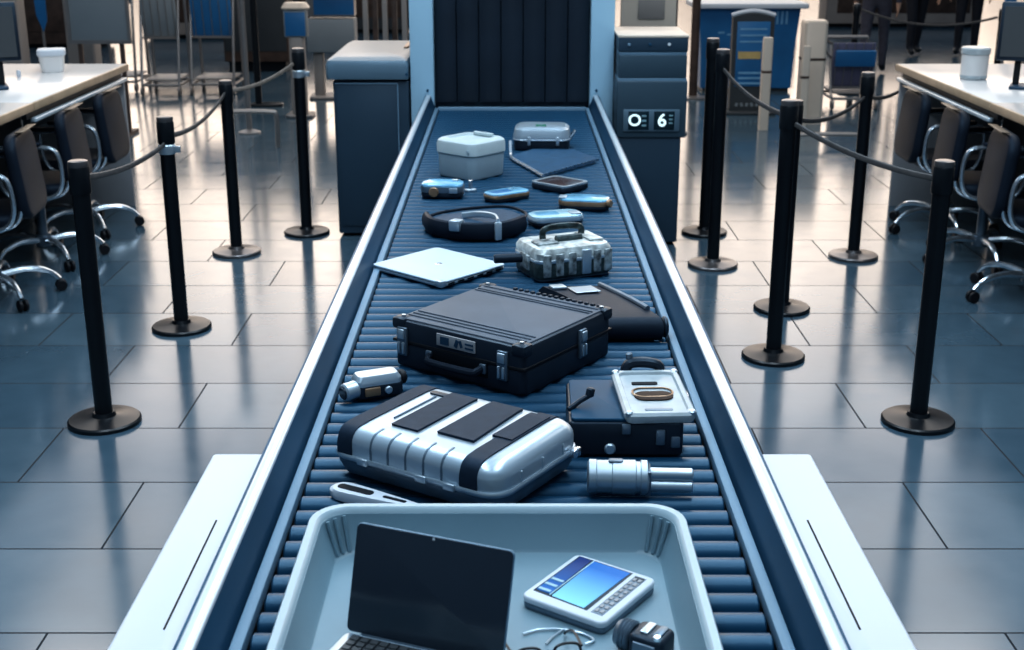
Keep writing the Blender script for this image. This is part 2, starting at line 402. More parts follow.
posts = {
 'p1': (-1.618, 4.754, 1.051, 'black barrier post nearest the camera on the left', 'black', 0),
 'p2': (-1.604, 5.954, 1.029, 'black barrier post with silver collar, second on the left', 'black', 1),
 'p3': (-1.626, 7.379, 1.013, 'black barrier post with grey disc base, third from the camera on the left', 'greydisc', 0),
 'p4': (-1.286, 7.869, 1.141, 'black barrier post standing beside the left slate cabinet', 'black', 1),
 'A': (1.205, 7.869, 1.200, 'black barrier post beside the right cabinet, partly hidden behind another post', 'black', 0),
 'B': (1.145, 7.10, 1.215, 'black barrier post with grey base in front of its twin by the right cabinet', 'greydisc', 0),
 'C': (1.187, 5.531, 1.165, 'tall black barrier post with wide base right beside the conveyor rail', 'black', 0),
 'C2': (1.372, 6.265, 1.060, 'black barrier post hidden behind the tall post right of the conveyor', 'black', 0),
 'D': (1.993, 7.288, 1.069, 'black barrier post near the far right office chair', 'greydisc', 0),
 'E': (1.612, 4.754, 1.051, 'black barrier post nearest the camera on the right', 'black', 0)}
for k, (x, y, h, lab, dc, co) in posts.items(): stanchion(x, y, h, lab, dc, co)

def belt(a, b, za, zb, sag, label, m='rope', r=.0125, trim_=.046):
    A = Vector((*a[:2], za)); B = Vector((*b[:2], zb)); d = (B-A).normalized(); A += d*trim_; B -= d*trim_
    pts = [A.lerp(B, i/14)+Vector((0, 0, -sag*4*(i/14)*(1-i/14))) for i in range(15)]
    bm = NB(); tube(bm, pts, r, 8, flat=.5)
    return tag(obj('barrier_belt', bm, M[m]), label, 'barrier belt', 'barrier belts')
p = posts
belt(p['p4'], p['p3'], 1.06, .94, .03, 'tan barrier belt between the cabinet post and third left post', 'ropetan')
belt(p['p3'], p['p2'], .94, .93, .05, 'dark barrier belt between third and second left posts')
belt(p['p2'], p['p1'], .90, .98, .03, 'dark sagging barrier belt between the two nearest left posts')
belt(p['B'], p['C'], 1.11, 1.09, .035, 'grey barrier belt running from the right cabinet post to the tall post')
belt(p['C'], p['E'], 1.07, .97, .03, 'dark sagging barrier belt from the tall post to the nearest right post')
belt(p['C2'], p['D'], .96, .93, .05, 'grey barrier belt leading to the post by the far right chair')
belt(p['D'], (2.562, 8.60), .93, .78, .02, 'grey barrier belt clipped to the right desk end panel')

# ------------------------------------------------------------------ desks
def desk(s, y0, y1, label, far):
    t = thing('counter_desk', label, 'desk', (s*3.2, (y0+y1)/2, 0)); L = y1-y0; 
    X = lambda x: s*x - s*3.2
    bm = NB(); bx(bm, (X(3.215), 0, .937), (1.30, L-.004, .036), .004); obj('worktop', bm, M['desk'], t)
    bm = NB(); bx(bm, (X(2.556), 0, .933), (.018, L-.004, .044), .005); obj('front_edge', bm, M['deskedge'], t)
    if far:
        bm = NB(); bx(bm, (X(2.615), 0, .885), (.03, L-.02, .05)); obj('edge_recess', bm, M['deskdark'], t)
        bm = NB(); bx(bm, (X(2.572), 0, .857), (.034, L-.05, .026), .008, 3); obj('lower_rail', bm, M['railwhite'], t)
        bm = NB(); bx(bm, (X(2.93), L/2-.03, .419), (.70, .035, .838), .004); obj('end_panel', bm, M['deskgrey'], t)
    else:
        bm = NB(); bx(bm, (X(2.63), 0, .895), (.03, L-.02, .03)); obj('edge_recess', bm, M['deskdark'], t)
        bm = NB(); bx(bm, (X(3.0), -L/2+.03, .455), (.7, .035, .91), .004); obj('end_panel', bm, M['deskdark'], t)
    bm = NB(); bx(bm, (X(3.3), 0, .4555), (.03, L-.1, .909)); obj('modesty_panel', bm, M['deskdark'], t)
    bm = NB(); bx(bm, (X(3.85), 0, .4555), (.03, L-.1, .909)); obj('back_panel', bm, M['deskgrey'], t)
for s, w_ in ((-1, 'left'), (1, 'right')):
    desk(s, 6.9, 8.68, f'white counter desk with pale lower rail at far {w_}, behind the chairs', True)
    desk(s, 4.9, 6.896, f'near white counter desk with tan edge at the {w_} border of the photo', False)

# ------------------------------------------------------------------ office chairs (facing +x in local space)
def make_chair(label):
    t = thing('office_chair', label, 'chair', (0, 0, 0), 0, 'office chairs')
    # backrest: slab across local y, leaning back slightly
    bm = NB(); M4 = Matrix.Translation((-.225, 0, .66)) @ Euler((0, R(-84), 0)).to_matrix().to_4x4()
    rbox(bm, .43, .42, .10, -.032, .032, .026, n=8, M4=M4); obj('backrest', bm, M['leather'], t)
    bm = NB(); M5 = Matrix.Translation((-.252, 0, .672)) @ Euler((0, R(-84), 0)).to_matrix().to_4x4()
    bx(bm, (-.2475, 0, .884), (.046, .26, .006), .0025, 2, (0, R(6), 0)); obj('top_edge_highlight', bm, M['chairhighlight'], t)  # tan highlight along the backrest's top edge, painted as a thin strip
    bm = NB(); rbox(bm, .45, .46, .09, .415, .485, .03, .02, 0, n=8); obj('seat', bm, M['leather'], t)
    for yy in (-.19, .19):
        bm = NB(); tube(bm, smooth_path([(.2, yy, .40), (-.05, yy, .395), (-.19, yy, .43), (-.235, yy, .52), (-.24, yy, .62)], 4), .011, 8)
        obj('seat_frame', bm, M['chrome'], t)
    for yy in (-.255, .255):
        bm = NB(); tube(bm, smooth_path([(-.21, yy, .50), (-.20, yy, .66), (-.12, yy, .70), (.08, yy, .70), (.13, yy, .66), (.12, yy, .50), (.05, yy, .42), (-.14, yy, .42)], 5, True), .013, 8, True)
        tube(bm, [(-.03, yy*.78, .405), (-.03, yy, .425)], .01, 8)
        arm = obj('armrest', bm, M['chrome'], t)
        bm = NB(); rbox(bm, .20, .045, .02, .708, .728, .008, -.02, yy); obj('arm_pad', bm, M['leather'], arm)
    bm = NB(); lathe(bm, [(.045, .09), (.045, .15), (.028, .155), (.028, .33), (.06, .345), (.12, .38), (.12, .412)], 20); obj('gas_column', bm, M['silverdark'], t)
    for k in range(5):
        a = R(200+72*k); d = Vector((math.cos(a), math.sin(a), 0))
        bm = NB(); tube(bm, smooth_path([d*.03+Vector((0, 0, .125)), d*.16+Vector((0, 0, .14)), d*.27+Vector((0, 0, .115)), d*.325+Vector((0, 0, .065))], 4), [.02]*4+[.017]*4+[.013]*5, 8); lg = obj('leg', bm, M['chrome'], t)
        n_ = Vector((-d.y, d.x, 0)); c = d*.33+Vector((0, 0, .031))
        bm = NB()
        for q in (-1, 1): cyl(bm, c+n_*q*.006, c+n_*q*.024, .030, 16, .004)
        cyl(bm, c-n_*.012, c+n_*.012, .009, 8); obj('castor', bm, M['castor'], lg)
    return t
# the far-right chair is the prototype
ch0 = make_chair('')
names = ['nearest the camera, chrome armrest showing', 'in the middle of the row', 'farthest from the camera']
first = True
for s, side in ((1, 'right'), (-1, 'left')):
    for k, (x, y, rz) in enumerate(((2.70, 6.46, -6), (2.70, 7.22, -4), (2.70, 7.96, 0))):
        lab = f'black leather office chair at the {side} desk, {names[k]}'
        a = R(rz) if s == 1 else PI-R(rz)
        if first: ch0.location = (x, y, 0); ch0.rotation_euler = (0, 0, a); ch0['label'] = lab; first = False
        else: dup(ch0, lab, (s*x, y, 0), a)

# ------------------------------------------------------------------ things on the desks
def monitor(x, y, rz, label):
    t = thing('desk_monitor', label, 'monitor', (x, y, .9555), rz)
    bm = NB(); rbox(bm, .26, .20, .02, 0, .018, .006); obj('base', bm, M['navyfab'], t)
    bm = NB(); bx(bm, (-.10, .03, .14), (.035, .04, .27), .006, 2, (R(-7), 0, 0)); bx(bm, (.10, .03, .14), (.035, .04, .27), .006, 2, (R(-7), 0, 0)); obj('stand', bm, M['black'], t)
    bm = NB(); bx(bm, (0, .0, .315), (.44, .035, .33), .012, 2, (R(-6), 0, 0)); sc_ = obj('screen_housing', bm, M['case'], t)
    bm = NB(); bx(bm, (0, -.019, .315), (.40, .004, .28), .001, 1, (R(-6), 0, 0)); obj('screen', bm, M['deskdark'], sc_)
monitor(2.99, 7.45, R(-24), 'dark desk monitor on the right counter at the photo edge')
monitor(-3.02, 7.43, R(24), 'dark desk monitor on the left counter at the photo edge')
t = thing('lidded_jar', 'white translucent round jar with lid on the right counter', 'jar', (2.79, 7.88, .9555))
bm = NB(); lathe(bm, [(.070, .0), (.078, .006), (.080, .14), (.078, .15)], 28); obj('jar_body', bm, M['desk'], t)
bm = NB(); lathe(bm, [(.084, .15), (.086, .155), (.086, .182), (.08, .19)], 28); obj('lid', bm, M['clear'], t)
bm = NB(); lathe(bm, [(.074, -.0), (.0815, .012), (.0815, .022), (.0795, .026)], 28); obj('foot_ring', bm, M['clear'], t)
t = thing('lidded_tub', 'white squat tub with lid on the left counter', 'tub', (-2.905, 8.26, .9555), R(15))
bm = NB(); loft(bm, [(.13, .13, .03, 0), (.155, .155, .035, .10)]); obj('tub_body', bm, M['desk'], t)
bm = NB(); rbox(bm, .17, .17, .04, .10, .14, .008); obj('lid', bm, M['white'], t)
bm = NB(); lathe(bm, [(.012, 0), (.014, .03), (.009, .04)], 12)
tag(obj('bottle_cap', bm, M['white'], loc=(-3.02, 7.98, .9555)), 'tiny white cap beside the tub on the left counter', 'cap')

# ================================================================== things on the belt
# --- white lidded box
t = thing('storage_box', 'cool white rounded box with lid at the far end of the belt', 'box', (-.183, 5.74, BZ), R(-41)); t.scale = (1, 1, 1.1)
bm = NB(); loft(bm, [(.215, .215, .035, 0), (.225, .225, .04, .008), (.232, .232, .042, .092)]); obj('box_body', bm, M['boxgrey'], t)
bm = NB(); loft(bm, [(.236, .236, .042, .093), (.244, .244, .046, .098), (.244, .244, .046, .132), (.236, .236, .044, .145), (.215, .215, .04, .153), (.165, .165, .03, .155), (.155, .155, .028, .146)], True, True); lid = obj('lid', bm, M['boxwhite'], t)
bm = NB(); bx(bm, (0, .083, .157), (.11, .02, .014), .005); obj('lid_grip', bm, M['boxwhite'], lid)
bm = NB(); cyl(bm, (.09, -.121, .115), (.09, -.125, .115), .008, 10); obj('lid_button', bm, M['boxgrey'], lid)

# --- silver / black case at the end
t = thing('cosmetic_case', 'small silver topped case with green mark, farthest right on the belt', 'case', (.150, 6.43, BZ), R(-3)); t.scale = (1, 1.1, .88)
bm = NB(); rbox(bm, .275, .20, .045, 0, .062, .012); obj('case_base', bm, M['case'], t)
bm = NB(); loft(bm, [(.282, .206, .048, .064), (.282, .206, .048, .085), (.268, .192, .046, .115), (.235, .16, .04, .128)]); lid = obj('lid', bm, M['silverlight'], t)
bm = NB()
for a in (40, -40): bx(bm, (-.005, -.03, .1295), (.06, .012, .003), 0, 1, (0, 0, R(a)))
obj('green_mark', bm, M['green'], lid)
for x in (-.06, .08):
    bm = NB(); bx(bm, (x, -.103, .055), (.016, .010, .05), .003); obj('latch', bm, M['silver'], t)
bm = NB(); rbox(bm, .286, .21, .05, .054, .064, .003); obj('seam_band', bm, M['silver'], t)
bm = NB(); tube(bm, smooth_path([(.138, -.05, .05), (.160, -.03, .09), (.160, .03, .09), (.138, .05, .05)], 5), .006, 8); obj('side_handle', bm, M['silverdark'], t)

# --- blue mesh pouch with chrome bar
t = thing('mesh_pouch', 'flat dark blue mesh pouch with a chrome bar, before the small silver case', 'pouch', (.20, 6.0, BZ))
bm = NB(); prism(bm, [(-.205, .10), (-.06, -.35), (.21, .02), (.10, .27), (-.1, .285)], .006, .018); obj('mesh_body', bm, M['bluemesh'], t)
bm = NB(); tube(bm, smooth_path([(-.208, .20, .07), (-.206, .14, .02), (-.195, .06, .012), (-.13, -.14, .012), (-.06, -.355, .012)], 5), .008, 8); obj('chrome_bar', bm, M['chrome'], t)
bm = NB()
for k in range(14):
    u = k/13; bx(bm, (-.045+.245*u, -.335+.345*u, .019), (.006, .012, .005), 0, 1, (0, 0, R(40)))
obj('zip_teeth', bm, M['silverdark'], t)

# --- dark phone, silver frame
t = thing('smartphone', 'dark brown screened phone with silver frame below the mesh pouch', 'phone', (.205, 5.44, BZ), R(-42))
bm = NB(); rbox(bm, .20, .175, .03, 0, .026, .008); obj('phone_body', bm, M['case'], t)
bm = NB(); loft(bm, [(.198, .173, .03, .024), (.198, .173, .03, .031), (.165, .14, .02, .031), (.165, .14, .02, .027)], False, False); obj('frame', bm, M['silver'], t)
bm = NB(); rbox(bm, .166, .141, .02, .024, .0285, .001); obj('screen', bm, M['brownglass'], t)

# --- small rounded gadgets
def gadget(name, label, cat, loc, rz, w, d, h, top, bump_, shape=0):
    t = thing(name, label, cat, loc, R(rz))
    bm = NB(); rbox(bm, w, d, d*.33, 0, h*.5, h*.2); obj('bottom_case', bm, M['case'], t)
    bm = NB(); loft(bm, [(w*1.01, d*1.01, d*.34, h*.4), (w*1.03, d*1.04, d*.35, h*.6), (w*1.0, d, d*.34, h*.8)]); obj('bumper', bm, M[bump_], t)
    bm = NB(); loft(bm, [(w*.99, d*.99, d*.33, h*.78), (w*.98, d*.97, d*.33, h*.92), (w*.9, d*.86, d*.3, h)]); tp = obj('top_cover', bm, M[top], t)
    return t, tp
g, tp = gadget('compact_camera', 'small pale blue topped compact camera left of the other gadgets', 'camera', (-.288, 5.28, BZ), -4, .175, .12, .062, 'blueglass', 'silverdark')
bm = NB(); cyl(bm, (-.03, -.058, .03), (-.03, -.074, .03), .021, 20, .003); obj('lens', bm, M['bronze'], g)
bm = NB(); bx(bm, (.05, -.060, .035), (.035, .012, .022), .003); obj('flash', bm, M['silver'], g)
bm = NB(); cyl(bm, (.05, .02, .058), (.05, .02, .068), .013, 16, .002); obj('shutter_button', bm, M['silver'], g)
g, tp = gadget('smartphone', 'phone with bright blue face lying below the white box', 'phone', (-.022, 5.225, BZ), 36, .19, .10, .036, 'blueglass', 'bronze')
bm = NB(); rbox(bm, .09, .05, .012, .0355, .0368, .0005, -.03, 0); obj('screen', bm, M['blue'], g)
g, tp = gadget('handheld_device', 'pale blue handheld device with tan rim near the right trim', 'device', (.29, 5.06, BZ), -10, .20, .115, .045, 'blueglass', 'bronze')
bm = NB(); bx(bm, (-.085, -.02, .046), (.03, .05, .008), .003); obj('grip_pad', bm, M['silverlight'], g)
bm = NB(); cyl(bm, (.095, -.035, .03), (.112, -.042, .03), .016, 14, .003); obj('end_knob', bm, M['bronze'], g)
g, tp = gadget('handheld_device', 'white faced handheld device just behind the camouflage case', 'device', (.165, 4.80, BZ), 17, .205, .115, .04, 'paleglass', 'silverlight')
bm = NB(); bx(bm, (.07, -.02, .041), (.04, .05, .006), .002); obj('button_plate', bm, M['silverlight'], g)
bm = NB(); rbox(bm, .09, .06, .012, .0395, .0408, .0005, -.035, 0); obj('screen', bm, M['blueglass'], g)

# --- little chrome clip
t = thing('metal_clip', 'tiny chrome clip standing beside the white box', 'clip', (-.176, 5.37, BZ), R(20))
bm = NB(); rbox(bm, .05, .03, .012, 0, .012, .004); obj('clip_foot', bm, M['silver'], t)
bm = NB(); cyl(bm, (0, 0, .01), (0, 0, .05), .009, 12, .002); obj('clip_stem', bm, M['chrome'], t)

# --- black waist bag
t = thing('waist_bag', 'black curved waist bag with two silver buckles', 'bag', (-.125, 4.69, BZ)); t.scale = (1, .82, 1)
out = smooth_path([(-.195, .00, 0), (-.165, -.10, 0), (-.08, -.185, 0), (.02, -.20, 0), (.10, -.165, 0), (.165, -.05, 0), (.165, .08, 0), (.09, .20, 0), (-.02, .17, 0), (-.13, .09, 0)], 5, True)
bm = NB(); prism(bm, [(q.x*.93, q.y*.93) for q in out], 0.002, .045); obj('bag_top', bm, M['navyfab'], t)
ft = smooth_path([(-.195, .02, .034), (-.165, -.10, .034), (-.08, -.185, .034), (.02, -.20, .034), (.10, -.165, .034), (.165, -.05, .034)], 6)
bm = NB(); tube(bm, ft, .033, 12, flat=.55, ref=(0, 0, 1)); obj('bag_front', bm, M['leather'], t)
bt = smooth_path([(.165, -.05, .05), (.175, .08, .05), (.10, .21, .05), (-.02, .18, .05), (-.13, .10, .05), (-.19, .0, .05)], 6)
bm = NB(); tube(bm, bt, .006, 8); obj('waist_strap', bm, M['leather'], t)
bm = NB(); bx(bm, (-.075, -.188, .055), (.045, .05, .042), .008, 2, (0, 0, R(-25))); obj('buckle', bm, M['silver'], t)
bm = NB(); bx(bm, (.075, -.205, .036), (.026, .014, .066), .004, 2, (0, 0, R(25))); tube(bm, smooth_path([(.075, -.195, .07), (.06, -.12, .075), (.0, -.03, .066), (-.06, .0, .054)], 5), .012, 8, flat=.5); obj('buckle_strap', bm, M['silverlight'], t)

# --- camouflage case
t = thing('camera_case', 'mottled silver and black hard case with carry handle and side grip', 'case', (.168, 4.12, BZ), R(24))
bm = NB(); rbox(bm, .27, .20, .03, .004, .062, .008); obj('case_base', bm, M['camodark'], t)
bm = NB(); rbox(bm, .276, .206, .034, .058, .070, .003); obj('seam_band', bm, M['silver'], t)
bm = NB(); loft(bm, [(.272, .202, .032, .068), (.272, .202, .032, .090), (.255, .185, .03, .104), (.21, .14, .02, .108)]); lid = obj('lid', bm, M['camolight'], t)
bm = NB(); rbox(bm, .262, .192, .025, 0, .01, .003); obj('base_skid', bm, M['silverdark'], t)
for x in (-.105, -.06, -.015, .075, .115):
    bm = NB(); bx(bm, (x, -.101, .052), (.028, .010, .074), .004); obj('front_rib', bm, M['camo'], t)
bm = NB(); bx(bm, (.035, -.102, .054), (.034, .012, .082), .004); obj('front_latch', bm, M['silver'], t)
bm = NB(); bx(bm, (-.137, 0, .05), (.010, .07, .05), .004); obj('side_plate', bm, M['camo'], t)
bm = NB(); bx(bm, (-.075, -.02, .110), (.075, .06, .008), .003); obj('lid_plate', bm, M['camo'], lid)
bm = NB(); bx(bm, (.095, .0, .110), (.05, .12, .008), .003); obj('lid_plate', bm, M['camolight'], lid)
bm = NB(); tube(bm, smooth_path([(-.06, .03, .106), (-.055, .03, .138), (.0, .03, .146), (.075, .03, .138), (.08, .03, .106)], 5), .011, 10, flat=.9); tube(bm, [(-.03, -.01, .112), (.06, -.01, .112)], .014, 10); obj('carry_handle', bm, M['camodark'], t)
bm = NB(); cyl(bm, (-.13, .02, .055), (-.225, .055, .052), .015, 14, .004); obj('side_grip', bm, M['case'], t)
bm = NB(); bx(bm, (.142, -.02, .052), (.016, .08, .05), .006); obj('end_clasp', bm, M['silverdark'], t)

# --- closed silver laptop
t = thing('closed_laptop', 'closed silver laptop lying on the left of the belt', 'laptop', (-.243, 4.13, BZ), R(-42.5)); t.scale = (1.03, 1.05, 1)
bm = NB(); rbox(bm, .318, .288, .016, .003, .013, .003); obj('base', bm, M['silver'], t)
bm = NB(); rbox(bm, .32, .29, .016, .0145, .022, .003); lid = obj('lid', bm, M['lapsilver'], t)
bm = NB(); rbox(bm, .02, .024, .008, .0219, .0224, .0002); obj('lid_emblem', bm, M['chrome'], lid)
bm = NB()
for k in range(6): bx(bm, (.1585, -.10+.042*k, .0085), (.004, .026, .006))
obj('side_ports', bm, M['bed'], t)
bm = NB(); bx(bm, (.15, -.137, .014), (.028, .022, .022), .004); obj('corner_clip', bm, M['silver'], t)
bm = NB()
for sx in (-1, 1):
    for sy in (-1, 1): cyl(bm, (sx*.13, sy*.115, 0), (sx*.13, sy*.115, .004), .01, 10)
obj('rubber_foot', bm, M['castor'], t)

# --- black briefcase
t = thing('briefcase', 'large black hard briefcase with ridged lid in the middle of the belt', 'briefcase', (-.022, 3.245, BZ), R(-36)); t.scale = (.985, .985, 1.17)
W_, D_ = .425, .41
bm = NB(); rbox(bm, W_, D_, .02, .0, .058, .008); obj('base_shell', bm, M['case'], t)
bm = NB(); bx(bm, (0, 0, .0605), (W_+.004, D_+.004, .007), .002); obj('seam_band', bm, M['castor'], t)
bm = NB(); loft(bm, [(W_, D_, .02, .063), (W_, D_, .02, .098), (W_-.008, D_-.008, .018, .106), (W_-.022, D_-.022, .016, .109)]); lid = obj('lid_shell', bm, M['case'], t)
bm = NB(); rbox(bm, W_-.022, D_-.022, .012, .107, .112, .002); obj('lid_top', bm, M['casetop'], t)
for yy in (-.165, -.145, -.125, .125, .14, .168):
    bm = NB(); bx(bm, (0, yy, .1125), (W_-.04, .006, .005), .002); obj('lid_ridge', bm, M['casetop'], t)
bm = NB()
for k in range(15): bx(bm, (-.1+.02*k, .192, .113), (.011, .011, .008), .002)
obj('hinge_studs', bm, M['case'], t)
for sx, sy in ((-1, -1), (1, -1), (-1, 1), (1, 1)):
    bm = NB(); bx(bm, (sx*(W_/2-.018), sy*(D_/2-.018), .100), (.044, .044, .028), .009); cr = obj('corner_cap', bm, M['case'], t)
    bm = NB(); cyl(bm, (sx*(W_/2-.02), sy*(D_/2-.02), .113), (sx*(W_/2-.02), sy*(D_/2-.02), .117), .006, 10); obj('rivet', bm, M['silver'], cr)
def latch(x, y, a):
    bm = NB(); bx(bm, (0, -.004, .062), (.032, .010, .066), .003); Lh = obj('latch', bm, M['silverdark'], t)
    Lh.location = (x, y, 0); Lh.rotation_euler = (0, 0, a)
    bm = NB()
    bx(bm, (0, -.011, .080), (.022, .006, .022), .002); bx(bm, (-.007, -.011, .048), (.007, .006, .026), .001); bx(bm, (.007, -.011, .048), (.007, .006, .026), .001); obj('latch_clip', bm, M['silver'], Lh)
latch(-.178, -D_/2, 0); latch(.150, -D_/2, 0); latch(W_/2, .055, PI/2)
bm = NB(); bx(bm, (.0, -D_/2-.001, .042), (.20, .004, .036), .001); hr = obj('handle_recess', bm, M['bed'], t)
bm = NB(); tube(bm, smooth_path([(-.085, -D_/2, .045), (-.08, -D_/2-.02, .040), (-.06, -D_/2-.027, .036), (.06, -D_/2-.027, .036), (.08, -D_/2-.02, .040), (.085, -D_/2, .045)], 5), .009, 10); hn = obj('handle', bm, M['leather'], t)
for x in (-.088, .088):
    bm = NB(); bx(bm, (x, -D_/2-.004, .044), (.02, .01, .022), .003); obj('handle_mount', bm, M['silverdark'], hn)
bm = NB(); bx(bm, (.0, -D_/2-.002, .086), (.125, .005, .027), .001); lb = obj('label_plate', bm, M['deskgrey'], t)
bm = NB()
bx(bm, (-.035, -D_/2-.005, .086), (.028, .002, .017)); bx(bm, (.004, -D_/2-.005, .086), (.010, .002, .018), 0, 1, (0, R(25), 0)); bx(bm, (.018, -D_/2-.005, .087), (.008, .002, .016), 0, 1, (0, R(-20), 0))
for k in range(2): bx(bm, (.045, -D_/2-.005, .081+k*.009), (.026, .002, .004))
obj('label_marks', bm, M['navyfab'], lb)

# --- black leather pouch behind the briefcase
t = thing('leather_pouch', 'black leather roll pouch with silver label behind the briefcase', 'pouch', (.235, 3.37, BZ), R(2))
bm = NB(); Pf = []
secs = [(-.0, .035), (.0, .035)]
prof = [(.034-.034*math.cos(R(a)), .034+.034*math.sin(R(a))) for a in range(-90, 100, 18)]
prof += [(.10, .070), (.25, .066), (.38, .056), (.41, .035), (.40, .0)]
xl0, xl1, xr0, xr1 = .03, -.14, .185, .045
k = len(prof); A = []; B = []
for (yy, zz) in prof:
    u = min(1, max(0, yy/.41)); A.append(bm.verts.new((xl0+(xl1-xl0)*u, yy, zz))); B.append(bm.verts.new((xr0+(xr1-xr0)*u, yy, zz)))
for i in range(k): bm.faces.new((A[i], A[(i+1) % k], B[(i+1) % k], B[i]))
bm.faces.new(A[::-1]); bm.faces.new(B); obj('pouch_body', bm, M['leather'], t)
bm = NB(); tube(bm, smooth_path([(.150, .09, .073), (.115, .19, .071), (.075, .30, .065), (.045, .39, .058)], 4), .008, 8); obj('flap_edge', bm, M['silverdark'], t)
bm = NB(); cyl(bm, (.183, .035, .036), (.198, .036, .036), .030, 20, .005); obj('end_cap', bm, M['case'], t)
bm = NB(); bx(bm, (-.010, .31, .0655), (.075, .085, .004), .001, 1, (R(-5), 0, R(14))); lb = obj('label_patch', bm, M['silver'], t)
bm = NB(); bx(bm, (-.085, .35, .063), (.045, .05, .008), .003, 2, (R(-5), 0, R(14))); obj('buckle', bm, M['silver'], t)

# --- small camera left of the suitcase
t = thing('small_camera', 'small silver and black camera behind the suitcase, near the left trim', 'camera', (-.335, 2.985, BZ), R(24))
bm = NB(); rbox(bm, .125, .062, .018, 0, .036, .006); obj('camera_body', bm, M['case'], t)
bm = NB(); loft(bm, [(.118, .060, .016, .034), (.118, .060, .016, .046), (.102, .046, .012, .058)]); tp = obj('top_cover', bm, M['silverlight'], t)
bm = NB(); cyl(bm, (-.055, -.012, .026), (-.092, -.022, .024), .023, 22, .004); ln = obj('lens_barrel', bm, M['silver'], t)
bm = NB(); cyl(bm, (-.088, -.021, .0245), (-.096, -.0235, .0235), .016, 18, .002); obj('lens_glass', bm, M['screenblk'], ln)
bm = NB(); cyl(bm, (.056, .0, .036), (.075, .004, .036), .018, 16, .004); obj('eyecup', bm, M['castor'], t)
bm = NB(); bx(bm, (-.02, -.032, .02), (.04, .008, .022), .003); obj('control_plate', bm, M['bronze'], t)
bm = NB(); cyl(bm, (.02, -.03, .02), (.02, -.038, .02), .010, 14, .002); obj('control_dial', bm, M['silver'], t)

# --- silver suitcase
t = thing('suitcase', 'silver hard suitcase with charcoal straps lying behind the tray', 'suitcase', (-.118, 2.525, BZ), R(-33.0))
SW, SD = .430, .322
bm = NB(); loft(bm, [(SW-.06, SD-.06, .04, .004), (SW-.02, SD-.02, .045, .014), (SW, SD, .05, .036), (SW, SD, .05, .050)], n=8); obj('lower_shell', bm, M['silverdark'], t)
bm = NB(); loft(bm, [(SW+.006, SD+.006, .052, .049), (SW+.010, SD+.010, .054, .052), (SW+.010, SD+.010, .054, .058), (SW+.006, SD+.006, .052, .061)], n=8); obj('seam_rail', bm, M['silver'], t)
S_ = [(SW, SD, .05, .060), (SW, SD, .05, .085)]
for i in range(1, 6):
    a = PI/2*i/5; kk = .032*(1-math.cos(a)); S_.append((SW-2*kk, SD-2*kk, .05-kk*.6, .085+.030*math.sin(a)))
S_.append((SW-.12, SD-.12, .02, .117))
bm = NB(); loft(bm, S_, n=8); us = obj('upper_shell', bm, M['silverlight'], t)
def over(x0, x1, y0, y1, lift=.0025, down=.0, down1=.0):
    """webbing that follows the lid over its front and back edges"""
    pr = []
    def z_at(y):
        e = SD/2-abs(y)
        if e >= .06: return .117
        if e >= .032: return .115+.002*(e-.032)/.028
        return .085+.030*math.sqrt(max(0, 1-((.032-e)/.032)**2))
    ys = [(y0+y1)/2-(y1-y0)/2*math.cos(PI*i/44) for i in range(45)]
    pr = [(y, z_at(y)+lift) for y in ys]
    if down: pr = [(-SD/2-lift, .062), (-SD/2-lift, .084)] + [q for q in pr if q[0] > -SD/2+.002]
    if down1: pr = [q for q in pr if q[0] < SD/2-.002] + [(SD/2+lift, .084), (SD/2+lift, .062)]
    return pr
def webbing(name, fx0, fx1, y0, y1, d0, d1, m, lift=.0025, th=.003, par=None):
    pr = over(0, 0, y0, y1, lift, d0, d1); bm = NB(); k = len(pr)
    up0 = [bm.verts.new((fx0(y), y, z)) for y, z in pr]; up1 = [bm.verts.new((fx1(y), y, z)) for y, z in pr]
    dn0 = [bm.verts.new((fx0(y), y*.985, z-th)) for y, z in pr]; dn1 = [bm.verts.new((fx1(y), y*.985, z-th)) for y, z in pr]
    for i in range(k-1):
        for a, b in ((up0, up1), (up1, dn1), (dn1, dn0), (dn0, up0)): bm.faces.new((a[i], a[i+1], b[i+1], b[i]))
    bm.faces.new((up0[0], up1[0], dn1[0], dn0[0])); bm.faces.new((up0[-1], up1[-1], dn1[-1], dn0[-1]))
    return obj(name, bm, m, par or t)
webbing('strap', lambda y: -.190, lambda y: -.152, -SD/2, SD/2, 1, 1, M['strap'])
webbing('strap', lambda y: .122, lambda y: .164, -SD/2, SD/2, 1, 1, M['strap'])
webbing('strap_pad', lambda y: -.098, lambda y: -.030, -.095, .125, 0, 0, M['strap'], .005, .005)
webbing('strap_pad', lambda y: .008, lambda y: .098-.06*(y+.07), -.078, .128, 0, 0, M['strap'], .006, .006)
webbing('strap_pad', lambda y: .112, lambda y: .160, -.03, .12, 0, 0, M['strap'], .005, .005)
for x in (-.105, -.06, -.015, .03, .075):
    webbing('shell_rib', lambda y, x=x: x, lambda y, x=x: x+.005, -SD/2, -SD/2+.045, 1, 0, M['silverdark'], .0012, .003, us)  # dark silver paints the shade of the shell's vertical grooves
for y in (-.08, 0, .08):
    bm = NB(); bx(bm, (SW/2+.0005, y, .074), (.004, .004, .024), .001); obj('shell_rib', bm, M['silver'], us)
bm = NB(); rbox(bm, .05, .018, .008, .116, .1205, .001, -.118, .105); obj('handle_recess', bm, M['case'], t)
bm = NB(); tube(bm, [(-.118, .09, .1185), (-.118, -.06, .1185)], .0022, 6); obj('top_groove', bm, M['silverdark'], us)
for x in (-.12, 0.03, .1):
    bm = NB(); bx(bm, (x, -SD/2-.006, .055), (.028, .008, .016), .003); obj('latch', bm, M['silver'], t)
bm = NB(); bx(bm, (SW/2+.010, .115, .056), (.014, .03, .02), .004); obj('corner_latch', bm, M['chrome'], t)
